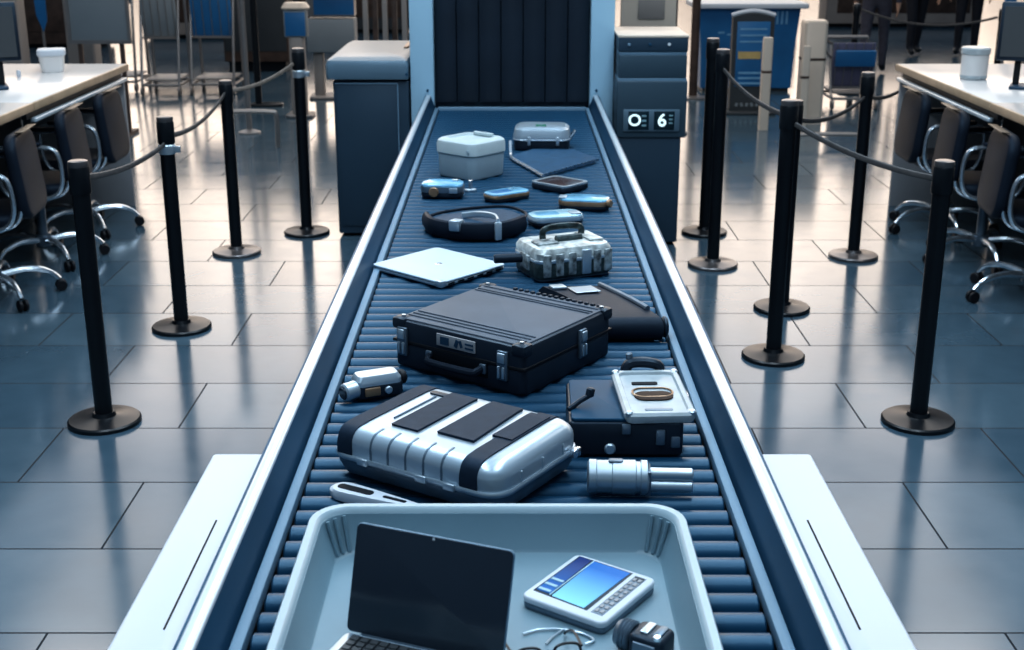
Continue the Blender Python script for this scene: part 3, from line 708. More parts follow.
for sx in (-1, 1):
    for sy in (-1, 1):
        bm = NB(); lathe(bm, [(.014, 0), (.014, .006)], 12, Matrix.Translation((sx*.14, sy*.10, 0))); obj('foot', bm, M['castor'], t)

# --- white handle strip in front of the suitcase
t = thing('strap_loop', 'slim white loop with black slots squeezed between suitcase and tray', 'strap', (-.270, 2.365, BZ), R(-29))
bm = NB(); o1 = smooth_path([(-.115, .0, 0), (-.095, .022, 0), (-.02, .020, 0), (.10, .008, 0), (.15, .0, 0), (.10, -.010, 0), (-.02, -.022, 0), (-.095, -.024, 0)], 5, True)
loftpts = []
for sc_, z in ((.96, 0), (1, .006), (1, .016), (.93, .021)): loftpts.append([bm.verts.new((q.x*sc_, q.y*sc_, z)) for q in o1])
for a, b in zip(loftpts, loftpts[1:]):
    for j in range(len(a)): bm.faces.new((a[j], a[(j+1) % len(a)], b[(j+1) % len(a)], b[j]))
bm.faces.new(loftpts[0][::-1]); bm.faces.new(loftpts[-1]); obj('loop_body', bm, M['white'], t)
bm = NB(); rbox(bm, .085, .020, .009, .0205, .0222, .0005, -.055, 0); obj('slot', bm, M['bed'], t)
bm = NB(); rbox(bm, .055, .009, .004, .0205, .0222, .0005, .04, 0); obj('slot', bm, M['bed'], t)

# --- black toolcase with clear raised tray
t = thing('tool_case', 'black tool case with a clear plastic window tray on top, right of the suitcase', 'tool case', (.252, 2.735, BZ), R(-1))
bm = NB(); rbox(bm, .252, .255, .014, 0, .078, .006); obj('case_body', bm, M['case'], t)
bm = NB(); rbox(bm, .13, .245, .010, .077, .086, .003, -.055, 0); obj('blue_lid', bm, M['bluecase'], t)
M4 = Matrix.Translation((.066, -.004, .083)) @ Euler((R(2), 0, R(4))).to_matrix().to_4x4()
bm = NB(); loft(bm, [(.150, .25, .018, 0), (.158, .258, .02, .010), (.158, .258, .02, .018), (.148, .248, .018, .024), (.128, .225, .014, .024), (.122, .219, .012, .018)], n=6, M4=M4); wt = obj('clear_tray', bm, M['clear'], t)
bm = NB(); rbox(bm, .088, .05, .024, .0185, .0215, .001, .0, -.02, M4=M4); ow = obj('oval_window', bm, M['brown'], wt)
bm = NB(); loft(bm, [(.094, .056, .027, .018), (.096, .058, .028, .021), (.090, .052, .025, .0225), (.086, .048, .023, .021)], False, False, M4=M4); obj('window_rim', bm, M['bronze'], ow)
bm = NB(); rbox(bm, .06, .016, .005, .0185, .0205, .001, -.01, .055, M4=M4); obj('slot', bm, M['bed'], wt)
bm = NB(); rbox(bm, .062, .012, .004, .0185, .0205, .001, .0, -.095, M4=M4); obj('slot', bm, M['silverdark'], wt)
for sx, sy in ((-1, -1), (1, -1), (-1, 1), (1, 1)):
    bm = NB(); lathe(bm, [(.008, .016), (.009, .024), (.006, .027)], 12, M4 @ Matrix.Translation((sx*.069, sy*.118, 0))); obj('corner_screw', bm, M['silver'], wt)
bm = NB(); tube(bm, smooth_path([(.015, .135, .095), (.02, .138, .118), (.05, .140, .124), (.09, .138, .118), (.095, .135, .095)], 4), .013, 10); obj('top_handle', bm, M['case'], t)
bm = NB(); cyl(bm, (.025, .142, .118), (.022, .146, .145), .008, 12, .003); obj('handle_button', bm, M['silverdark'], t)
for x, zz, hh in ((.075, .045, .036), (.108, .034, .026), (.0, .064, .024)):
    bm = NB(); bx(bm, (x, -.129, zz), (.020, .008, hh), .003); obj('latch', bm, M['silverdark'], t)
bm = NB(); cyl(bm, (-.035, -.126, .018), (-.035, -.136, .018), .013, 14, .003); obj('front_button', bm, M['silver'], t)
bm = NB(); tube(bm, [(-.125, -.07, .086), (-.10, -.05, .098), (-.075, -.035, .108)], .006, 8); cyl(bm, (-.078, -.037, .104), (-.074, -.034, .124), .010, 12, .003); obj('lever', bm, M['case'], t)
bm = NB(); bx(bm, (.142, .0, .088), (.014, .05, .02), .004); obj('side_clasp', bm, M['chrome'], t)

# --- silver torch
t = thing('flashlight', 'brushed silver flashlight with twin thin tubes behind the tray', 'flashlight', (.262, 2.415, BZ), R(-3))
bm = NB(); lathe(bm, [(.030, 0), (.036, .004), (.036, .018), (.0345, .02), (.0345, .05), (.036, .052), (.036, .098), (.033, .100), (.033, .108), (.036, .110), (.036, .122), (.030, .126)], 32, axis_m((-.108, 0, .037), (1, 0, 0))); obj('barrel', bm, M['silver'], t)
for zz, yy in ((.0455, .0), (.022, -.006)):
    bm = NB(); cyl(bm, (.015, yy, zz), (.108, yy, zz), .0135, 20, .003); obj('thin_tube', bm, M['silver'], t)
bm = NB(); bx(bm, (.016, -.003, .034), (.012, .05, .054), .004); obj('collar', bm, M['silverdark'], t)
bm = NB(); rbox(bm, .03, .016, .006, .070, .0755, .001, -.05, 0); obj('switch', bm, M['silverdark'], t)

# ================================================================== screening tray
TX, TY = -.026, 1.865
t = thing('security_tray', 'large grey-blue plastic screening tray at the front of the belt', 'tray', (TX, TY, BZ))
TW, TD = .690, .650
bm = NB()
loft(bm, [(TW-.085, TD-.085, .05, .0), (TW-.075, TD-.075, .055, .006), (TW-.022, TD-.022, .066, .072), (TW-.034, TD-.034, .060, .080), (TW-.046, TD-.046, .054, .078), (TW-.086, TD-.086, .046, .016), (TW-.096, TD-.096, .044, .0105), (TW-.11, TD-.11, .04, .009)], n=10)
obj('tray_shell', bm, M['tray'], t)
bm = NB()
rimS = [(TW-.020, TD-.020, .066, .0715), (TW-.004, TD-.004, .070, .074), (TW, TD, .070, .078), (TW, TD, .070, .084), (TW-.006, TD-.006, .068, .089), (TW-.030, TD-.030, .060, .089), (TW-.040, TD-.040, .056, .085), (TW-.045, TD-.045, .0545, .077)]
loft(bm, rimS, False, False, n=10); obj('rim', bm, M['trayrim'], t, 'rounded rim with its caught light painted paler')  # paler copy of the tray colour stands for light on the rounded edge
for sx in (-1, 1):
    bm = NB()
    for k in range(3):
        a = R(32+14*k); cx = sx*(TW/2-.098); cy = TD/2-.098
        q0 = Vector((cx+sx*.056*math.cos(a), cy+.056*math.sin(a), .014)); q1 = Vector((cx+sx*.076*math.cos(a), cy+.076*math.sin(a), .078))
        tube(bm, [q0, q1], .004, 6)
    obj('corner_rib', bm, M['tray'], t)
FZ = BZ+.0095

# --- open laptop
hl = Vector((-.271, 1.850)); ang = R(-21.5)
t = thing('open_laptop', 'open laptop with dark blank screen standing in the tray', 'laptop', (hl.x+.138*math.cos(ang), hl.y+.138*math.sin(ang), FZ), ang)
LW = .276
bm = NB(); rbox(bm, LW, .160, .012, .003, .013, .003, 0, -.080); kb = obj('keyboard_base', bm, M['silverlight'], t)
bm = NB(); rbox(bm, LW-.03, .092, .004, .0125, .0136, .0003, 0, -.052); obj('key_well', bm, M['keys'], kb)
bm = NB()
for r_ in range(6):
    for c_ in range(14):
        bx(bm, (-.113+c_*.0174, -.016-r_*.0145, .0148), (.0142, .0117, .0026), .0008, 1)
obj('keys', bm, M['deskdark'], kb)
bm = NB(); rbox(bm, .095, .048, .004, .0125, .0134, .0003, 0, -.129); obj('touchpad', bm, M['silver'], kb)
M4 = Matrix.Translation((0, .002, .013)) @ Euler((R(90-17), 0, 0)).to_matrix().to_4x4()
bm = NB(); rbox(bm, LW, .180, .010, -.003, .003, .002, 0, .091, M4=M4); sl = obj('screen_lid', bm, M['trim'], t)
bm = NB(); rbox(bm, LW-.003, .177, .009, .0028, .0042, .0005, 0, .091, M4=M4); obj('screen', bm, M['screenblk'], sl)
bm = NB(); lathe(bm, [(.0022, .004), (.0022, .0048)], 12, M4 @ Matrix.Translation((.0, .176, 0))); obj('webcam', bm, M['lightstud'], sl)
bm = NB(); cyl(bm, (-.11, .002, .012), (.11, .002, .012), .0045, 12); obj('hinge', bm, M['silverdark'], t)

# --- tablet
t = thing('tablet', 'white tablet with glowing blue screen and keypad strip in the tray', 'tablet', (.134, 1.976, FZ), R(-35.2))
bm = NB(); rbox(bm, .164, .180, .014, .0, .012, .003); obj('back_shell', bm, M['silverdark'], t)
bm = NB(); rbox(bm, .166, .182, .015, .0105, .0235, .004); obj('bezel', bm, M['white'], t)
def flat_(name, poly, z, m, par, th=.0008):
    bm = NB(); prism(bm, poly, z, z+th); return obj(name, bm, m, par)
scn = flat_('screen', [(-.073, -.066), (.038, -.070), (.038, .083), (-.073, .083)], .0232, M['screenblk'], t)
flat_('screen_window', [(-.036, -.064), (.030, -.067), (.034, .080), (-.040, .080)], .0236, M['scrlight'], scn, .001)
flat_('screen_sidebar', [(-.070, -.060), (-.043, -.060), (-.046, .080), (-.070, .080)], .0236, M['scrdark'], scn, .001)
bm = NB()
for k in range(3): bx(bm, (-.057, -.054+.020*k, .0251), (.024, .007, .001))
bx(bm, (-.0405, .008, .0249), (.0022, .144, .001)); obj('screen_lines', bm, M['paleglass'], scn)
kp = flat_('keypad_strip', [(.046, -.070), (.068, -.070), (.068, .078), (.046, .078)], .0232, M['silverdark'], t, .001)
bm = NB()
for r_ in range(9):
    for c_ in range(2): bx(bm, (.052+c_*.010, -.060+.0155*r_, .0247), (.007, .010, .0018), .0006, 1)
obj('keypad_keys', bm, M['deskgrey'], kp)
bm = NB(); bx(bm, (.057, .070, .0245), (.018, .012, .0015)); obj('status_window', bm, M['screenblk'], kp)

# --- small black camera / lens
t = thing('action_camera', 'small black camera with ribbed silver lens ring beside the tablet', 'camera', (.222, 1.795, FZ), R(-32))
bm = NB(); rbox(bm, .062, .056, .012, .0, .046, .008); obj('camera_body', bm, M['case'], t)
bm = NB(); lathe(bm, [(.022, 0), (.026, .003)]+[(.026 if i % 2 else .0235, .005+.003*i) for i in range(7)]+[(.021, .029)], 24, axis_m((-.030, .0, .026), (-1, .05, 0))); obj('lens_ring', bm, M['silverdark'], t)
for i in range(2):
    bm = NB(); bx(bm, (-.008+.022*i, .004, .0465), (.014, .034, .006), .002); obj('top_plate', bm, M['silver'] if i == 0 else M['silverdark'], t)
bm = NB(); cyl(bm, (.018, -.018, .044), (.018, -.018, .052), .007, 14, .002); obj('dial', bm, M['chrome'], t)
bm = NB(); bx(bm, (.0, -.029, .024), (.040, .006, .028), .003); obj('side_screen', bm, M['silverdark'], t)

# --- eyeglasses and cable
t = thing('eyeglasses', 'thin black framed eyeglasses lying in the tray beside the laptop', 'glasses', (.056, 1.757, FZ), R(14))
def rim(cx): return smooth_path([(cx-.022, .0, .020), (cx-.018, .004, .036), (cx, .006, .040), (cx+.019, .004, .036), (cx+.022, 0, .018), (cx+.012, -.003, .004), (cx-.012, -.003, .004)], 4, True)
for sx in (-1, 1):
    bm = NB(); tube(bm, rim(sx*.032), .0024, 6, True); obj('rim', bm, M['black'], t)
    bm = NB(); tube(bm, smooth_path([(sx*.056, .003, .034), (sx*.058, .05, .030), (sx*.056, .075, .018), (sx*.054, .09, .004)], 4), .0022, 6); obj('temple', bm, M['black'], t)
bm = NB(); tube(bm, smooth_path([(-.011, .003, .027), (0, .005, .031), (.011, .003, .027)], 4), .0022, 6); obj('bridge', bm, M['black'], t)
bm = NB(); tube(bm, smooth_path([(.018, 1.858, FZ+.003), (.045, 1.872, FZ+.003), (.085, 1.872, FZ+.003), (.118, 1.858, FZ+.003), (.133, 1.838, FZ+.004), (.118, 1.828, FZ+.003)], 6), .0020, 6)
tb = smooth_path([(.085, 1.872, FZ+.003), (.066, 1.848, FZ+.003), (.055, 1.828, FZ+.003)], 6); tube(bm, tb, .0018, 6)
tag(obj('earphone_cable', bm, M['silver']), 'thin pale cable looped on the tray floor below the tablet', 'cable')

# ================================================================== background
def cart(label, x, y, w, panel, h=1.05, zlow=.60, rz=0, group='luggage carts'):
    t = thing('luggage_cart', label, 'cart', (x, y, 0), rz, group); d = .55
    bm = NB()
    for sx in (-1, 1):
        tube(bm, smooth_path([(sx*w/2, d*.5, .10), (sx*w/2, d*.45, h*.6), (sx*w/2, d*.40, h)], 4), .017, 8)
        tube(bm, smooth_path([(sx*w/2, -d*.5, .10), (sx*w/2, -d*.3, zlow), (sx*w/2, -d*.1, h*.95)], 4), .015, 8)
        tube(bm, [(sx*w/2, -d*.5, .11), (sx*w/2, d*.5, .11)], .015, 8)
    for yy in (-d*.5, d*.5): tube(bm, [(-w/2, yy, .11), (w/2, yy, .11)], .014, 8)
    tube(bm, [(-w/2, d*.40, h), (w/2, d*.40, h)], .02, 8); obj('cart_frame', bm, M['tube'], t)
    bm = NB(); bx(bm, (0, -d*.2, (zlow+h*.97)/2), (w-.02, .02, h*.97-zlow), .005, 2, (R(8), 0, 0)); pn = obj('basket_panel', bm, M[panel], t)
    bm = NB()
    for k in range(5): bx(bm, (-w*.4+w*.2*k, -d*.2-.014, (zlow+h*.97)/2), (.006, .008, h*.97-zlow), 0, 1, (R(8), 0, 0))
    bx(bm, (0, -d*.2-.01, zlow), (w-.02, .03, .025)); obj('panel_rails', bm, M['tube'], pn)
    bm = NB(); bx(bm, (0, .02, .16), (w-.04, d-.06, .02), .004); obj('load_deck', bm, M['taupe'], t)
    for sx in (-1, 1):
        for sy in (-1, 1):
            bm = NB(); cyl(bm, (sx*w/2-.014, sy*d*.5, .05), (sx*w/2+.014, sy*d*.5, .05), .05, 16, .006); bx(bm, (sx*w/2, sy*d*.5, .085), (.012, .03, .05)); obj('castor', bm, M['tube'], t)
    return t
cart('grey panelled luggage cart standing behind the left counter', -3.79, 14.3, .40, 'signgrey')
cart('luggage cart with blue basket beside the grey cart', -3.25, 14.4, .46, 'blue')
cart('narrow luggage cart with blue panel left of the grey cart', -4.35, 14.6, .42, 'blue', 1.1, .95)

def signboard(label, x, y, w, z0, z1, m, name='sign_board', cat='sign'):
    t = thing(name, label, cat, (x, y, 0))
    bm = NB(); bx(bm, (0, 0, (z0+z1)/2), (w, .03, z1-z0), .008); pn = obj('board', bm, M[m], t)
    bm = NB()
    bx(bm, (0, -.012, z0), (w+.03, .03, .03)); bx(bm, (-w/2, -.01, (z0+z1)/2), (.025, .035, z1-z0)); bx(bm, (w/2, -.01, (z0+z1)/2), (.025, .035, z1-z0)); obj('board_frame', bm, M['tube'], pn)
    for sx in (-1, 1):
        bm = NB(); bx(bm, (sx*w*.35, .0, z0/2), (.035, .035, z0)); bx(bm, (sx*w*.35, 0, .015), (.05, .4, .03)); obj('leg', bm, M['brownwood'], t)
    return t
signboard('plain grey upright board behind the left counter', -3.60, 11.5, .52, .82, 1.55, 'signgrey')
def banner(label, x, y, w, m, h=1.7, z0=.55):
    t = thing('banner_stand', label, 'banner', (x, y, 0))
    bm = NB(); rbox(bm, w*1.6, .30, .03, 0, .03, .008); obj('base', bm, M['deskdark'], t)
    bm = NB(); cyl(bm, (0, .02, .03), (0, .02, h), .014, 10); obj('pole', bm, M['tube'], t)
    bm = NB(); prism(bm, [(-w/2, h-.02), (w/2, h-.02), (w*.42, z0+.1), (w*.1, z0), (-w*.3, z0+.15)], -.006, .004, 'xz'); obj('banner_cloth', bm, M[m], t)
banner('narrow blue banner on a stand behind the left counter', -4.28, 12, .13, 'blue', 1.7, .86)
banner('narrow blue banner on a stand behind the right counter', 4.62, 12.3, .13, 'blue', 1.7, .60)
t = thing('information_stand', 'pale stand with a red panel beside the right blue banner', 'stand', (4.98, 12.5, 0))
bm = NB(); rbox(bm, .24, .20, .03, 0, 1.35, .01); obj('stand_body', bm, M['taupe'], t)
bm = NB(); bx(bm, (0, -.104, .86), (.16, .008, .18), .002); obj('red_panel', bm, M['red'], t)
bm = NB(); bx(bm, (0, -.104, 1.1), (.18, .008, .16), .002); obj('white_panel', bm, M['white'], t)
t = thing('information_stand', 'taupe display stand behind the white tub on the left counter', 'stand', (-3.98, 12.2, 0))
bm = NB(); rbox(bm, .26, .22, .03, 0, 1.4, .01); obj('stand_body', bm, M['taupe'], t)
bm = NB(); bx(bm, (.02, -.114, .98), (.16, .008, .2), .002); obj('cream_panel', bm, M['cream'], t)
t = thing('information_stand', 'brown display stand at the far left edge behind the monitor', 'stand', (-4.70, 12.0, 0))
bm = NB(); rbox(bm, .5, .22, .03, 0, 1.3, .01); obj('stand_body', bm, M['taupe'], t)
bm = NB(); bx(bm, (.02, -.114, .95), (.42, .008, .3), .002); obj('dark_panel', bm, M['brownwood'], t)

# left poles, kiosks, slatted screen
t = thing('signal_pole', 'grey slim floor pole with round foot left of the cabinet', 'pole', (-2.37, 11.62, 0))
bm = NB(); cyl(bm, (0, 0, .02), (0, 0, 1.6), .024, 14); obj('pole', bm, M['tube'], t)
bm = NB(); lathe(bm, [(.10, 0), (.10, .012), (.03, .035)], 24); obj('foot', bm, M['tube'], t)
t = thing('signal_pole', 'black floor pole with flat foot behind the grey slim pole', 'pole', (-2.60, 13.3, 0))
bm = NB(); cyl(bm, (0, 0, .02), (0, 0, 1.6), .034, 14); obj('pole', bm, M['black'], t)
bm = NB(); rbox(bm, .34, .2, .08, 0, .025, .008, .08, 0); obj('foot', bm, M['black'], t)
bm = NB(); tube(bm, smooth_path([(-2.42, 10.9, 0), (-2.42, 10.9, .26), (-2.36, 10.9, .30), (-2.05, 10.9, .30), (-1.99, 10.9, .26), (-1.99, 10.9, 0)], 5), .02, 8)
tag(obj('floor_hoop', bm, M['tube']), 'low grey metal hoop on the floor left of the cabinet', 'hoop rail')
t = thing('floor_kiosk', 'slim kiosk with small blue screen and cream top behind the left posts', 'kiosk', (-2.06, 12.6, 0))
bm = NB(); rbox(bm, .14, .16, .03, 0.03, .76, .01); obj('column', bm, M['taupe'], t)
bm = NB(); rbox(bm, .26, .3, .06, 0, .03, .008); obj('foot', bm, M['tube'], t)
bm = NB(); bx(bm, (0, -.02, .89), (.22, .12, .26), .015); hd = obj('head', bm, M['signgrey'], t)
bm = NB(); bx(bm, (0, -.083, .885), (.19, .008, .22), .002); obj('screen', bm, M['blue'], hd)
bm = NB(); loft(bm, [(.25, .2, .06, 1.02), (.26, .21, .06, 1.035), (.2, .16, .05, 1.08)]); obj('cap', bm, M['cream'], t)
t = thing('checkin_kiosk', 'wide check-in kiosk with blue head and grey box behind the left cabinet', 'kiosk', (-1.90, 13.9, 0))
bm = NB(); bx(bm, (0, 0, .66), (.50, .3, .34), .012); obj('grey_box', bm, M['signgrey'], t)
bm = NB(); bx(bm, (.0, .02, .98), (.50, .22, .26), .012); hd = obj('head', bm, M['tube'], t)
bm = NB(); bx(bm, (.04, -.093, .97), (.42, .01, .2), .002); obj('screen', bm, M['blue'], hd)
bm = NB(); rbox(bm, .62, .42, .04, 1.12, 1.16, .01); obj('top_board', bm, M['cream'], t)
for sx in (-1, 1):
    bm = NB(); bx(bm, (sx*.15, 0, .26), (.10, .12, .50), .01); obj('leg', bm, M['taupe'], t)
bm = NB(); rbox(bm, .5, .36, .05, 0, .03, .01); obj('foot', bm, M['taupe'], t)
t = thing('slatted_screen', 'dark brown vertical slat screen behind the left cabinet', 'screen', (-1.11, 12.0, 0))
bm = NB(); bx(bm, (0, 0, .05), (.52, .12, .1), .005); obj('base', bm, M['brownwood'], t)
for k in range(6):
    bm = NB(); bx(bm, (-.22+.088*k, 0, .85), (.045, .06, 1.5), .006); obj('slat', bm, M['brownwood'] if k % 2 else M['taupe'], t)
bm = NB(); bx(bm, (0, 0, 1.62), (.52, .08, .05), .005); obj('top_bar', bm, M['brownwood'], t)
t = thing('display_cabinet', 'dark brown upright cabinet far behind the left barrier posts', 'cabinet', (-3.15, 16.4, 0))
bm = NB(); rbox(bm, .80, .5, .02, .12, 1.7, .01); obj('body', bm, M['brownwood'], t)
bm = NB(); bx(bm, (0, 0, .06), (.7, .42, .12)); obj('plinth', bm, M['bed'], t)
bm = NB()
for sx in (-1, 1): bx(bm, (sx*.195, -.253, .95), (.37, .012, 1.4), .003)
obj('doors', bm, M['deskdark'], t)

# right: partition, posts, blue counter, arch kiosk, pillars, cart
t = thing('partition_panel', 'pale partition panel standing behind the right cabinet', 'partition', (1.03, 10.0, 0))
bm = NB(); rbox(bm, .42, .06, .01, .05, 1.7, .008); obj('panel', bm, M['cream'], t)
bm = NB(); bx(bm, (.02, -.036, 1.21), (.2, .012, .14), .003); obj('panel_notice', bm, M['taupe'], t)
bm = NB(); bx(bm, (0, 0, .025), (.5, .3, .05), .006); obj('foot', bm, M['tube'], t)
for i, (x, y, lab) in enumerate(((1.93, 13.85, 'thin black upright pole right of the right cabinet'), (1.42, 11.6, 'short dark pole rising behind the right cabinet'))):
    t = thing('signal_pole', lab, 'pole', (x, y, 0))
    bm = NB(); cyl(bm, (0, 0, .02), (0, 0, 1.6), .045 if i == 0 else .035, 14); obj('pole', bm, M['brownwood' if i == 0 else 'deskdark'], t)
    bm = NB(); lathe(bm, [(.16, 0), (.16, .015), (.05, .03)], 24); obj('foot', bm, M['tube'], t)
t = thing('service_counter', 'bright blue service counter with white top in the right background', 'counter', (2.58, 14.6, 0))
bm = NB(); loft(bm, [(1.0, .5, .02, .04), (1.02, .5, .02, .4), (1.10, .56, .02, .90)]); fr = obj('counter_body', bm, M['blue'], t)
bm = NB(); bx(bm, (0, 0, .02), (.95, .44, .04)); obj('plinth', bm, M['deskdark'], t)
bm = NB(); rbox(bm, 1.24, .74, .03, .90, .955, .012); obj('counter_top', bm, M['white'], t)
bm = NB()
for k, x in enumerate((.30, .35, .40)): bx(bm, (x, -.274, .80), (.022, .006, .14), 0, 1, (R(3), 0, 0))
obj('front_letters', bm, M['bluepale'], fr); bm = NB()
for k in range(5): bx(bm, (-.30+.1*k, -.262, .64-.02*k % .04), (.07, .006, .02), 0, 1, (R(3), 0, 0))
obj('front_marks', bm, M['bluepale'], fr)
t = thing('arched_kiosk', 'dark framed kiosk with white arched top and blue screen by the counter', 'kiosk', (2.34, 12.8, 0))
bm = NB(); pol = [(-.20, .0), (.20, .0), (.20, .93)]+[(.20-.40*i/8, .93+.035*math.sin(PI*i/8)) for i in range(1, 8)]+[(-.20, .93)]
prism(bm, pol, -.05, .06, 'xz'); obj('frame', bm, M['deskdark'], t)
bm = NB(); tube(bm, [(.21-.42*i/12, 0, .945+.04*math.sin(PI*i/12)) for i in range(13)], .022, 8); obj('arched_top', bm, M['white'], t)
bm = NB(); bx(bm, (.0, -.054, .58), (.32, .012, .62), .003); scn = obj('screen', bm, M['blue'], t)
bm = NB(); bx(bm, (-.03, -.062, .57), (.22, .006, .07)); obj('yellow_stripe', bm, M['yellow'], scn)
bm = NB()
for k in range(3): bx(bm, (.0, -.062, .40-.05*k), (.26, .006, .018))
for k in range(3): bx(bm, (.0, -.062, .70+.06*k), (.26, .006, .014))
obj('screen_bands', bm, M['bluepale'], scn)
bm = NB()
for k in range(6): bx(bm, (-.13+.05*k, -.053, .09), (.026, .008, .035), 0, 1, (0, R(20*(-1)**k), 0))
obj('foot_marks', bm, M['signgrey'], t)
bm = NB(); rbox(bm, .50, .3, .03, 0, .03, .008); obj('foot', bm, M['deskdark'], t)
def pillar(label, x, y, w, h):
    t = thing('cream_bollard', label, 'bollard', (x, y, 0))
    bm = NB(); loft(bm, [(w*1.0, w, w*.2, 0), (w, w, w*.2, h-.02), (w*.9, w*.9, w*.2, h)]); obj('shaft', bm, M['cream'], t)
    bm = NB(); rbox(bm, w*1.02, w*1.02, w*.2, h*.62, h*.62+.025, .003); obj('band', bm, M['brownwood'], t)
    return t
pillar('slim cream bollard in front of the arched kiosk', 2.30, 11.8, .085, .83)
pillar('wide cream bollard between the blue counter and the small cart', 2.80, 12.2, .22, .95)
pillar('slim cream bollard hugging the wide cream one', 2.64, 11.75, .07, .76)
cart('small luggage cart with blue and violet panel beside the right post', 3.44, 13.3, .44, 'purplegrey', .67, .2, 0)
bm = NB(); bx(bm, (3.44, 13.10, .50), (.40, .05, .16), .01, 2, (R(8), 0, 0)); tag(obj('blue_bag', bm, M['blue']), 'blue soft bag hung on the small cart right of the cream bollards', 'bag')
bm = NB(); tube(bm, smooth_path([(2.45, 11.0, 0), (2.45, 11.0, .06), (2.50, 11.0, .09), (2.94, 11.0, .09), (2.99, 11.0, .06), (2.99, 11.0, 0)], 5), .018, 8)
tag(obj('floor_hoop', bm, M['tube']), 'low grey metal hoop on the floor behind the right posts', 'hoop rail')
stanchion(3.70, 14.2, .96, 'distant dark barrier post in front of the people at right')
stanchion(5.05, 13.6, .95, 'distant barrier post behind the right counter, near the red panel stand')
belt((3.70, 14.2), (5.05, 13.6), .90, .86, .12, 'grey distant barrier belt passing in front of the people')
belt((2.925, 12.25), (3.215, 13.19), .78, .64, .01, 'upper brown tape between the cream bollard and small cart', 'ropetan', .015, .0)
belt((2.925, 12.25), (3.215, 13.17), .68, .50, .01, 'lower brown tape between the cream bollard and small cart', 'ropetan', .015, .0)

# far counters added to break up the bright background floor
def far_counter(label, x, y, w, h, body, top):
    t = thing('added_counter', label, 'counter', (x, y, 0))
    bm = NB(); rbox(bm, w, .6, .03, .06, h, .01); bd = obj('counter_body', bm, M[body], t)
    bm = NB(); bx(bm, (0, 0, .03), (w-.1, .5, .06)); obj('plinth', bm, M['bed'], t)
    bm = NB(); rbox(bm, w+.08, .68, .03, h, h+.04, .01); obj('counter_top', bm, M[top], t)
    bm = NB(); bx(bm, (0, -.305, h*.55), (w*.86, .012, h*.6), .003); obj('front_inset', bm, M['brownwood'], bd)
far_counter('long brown added counter at the far left edge of the hall', -7.2, 19.2, 2.6, .95, 'brownwood', 'taupe')
far_counter('taupe added counter far behind the luggage carts', -4.9, 20.6, 1.5, 1.0, 'taupe', 'tube')
far_counter('dark added counter far behind the left kiosks', -2.6, 21.5, 1.9, 1.0, 'deskdark', 'taupe')
far_counter('brown added counter far behind the blue service counter', 3.9, 22.0, 1.6, .9, 'brownwood', 'taupe')
far_counter('taupe added counter far behind the standing people', 6.6, 22.6, 2.6, .95, 'taupe', 'tube')
far_counter('dark added counter at the far right edge of the hall', 9.3, 20.2, 1.8, .95, 'deskdark', 'taupe')

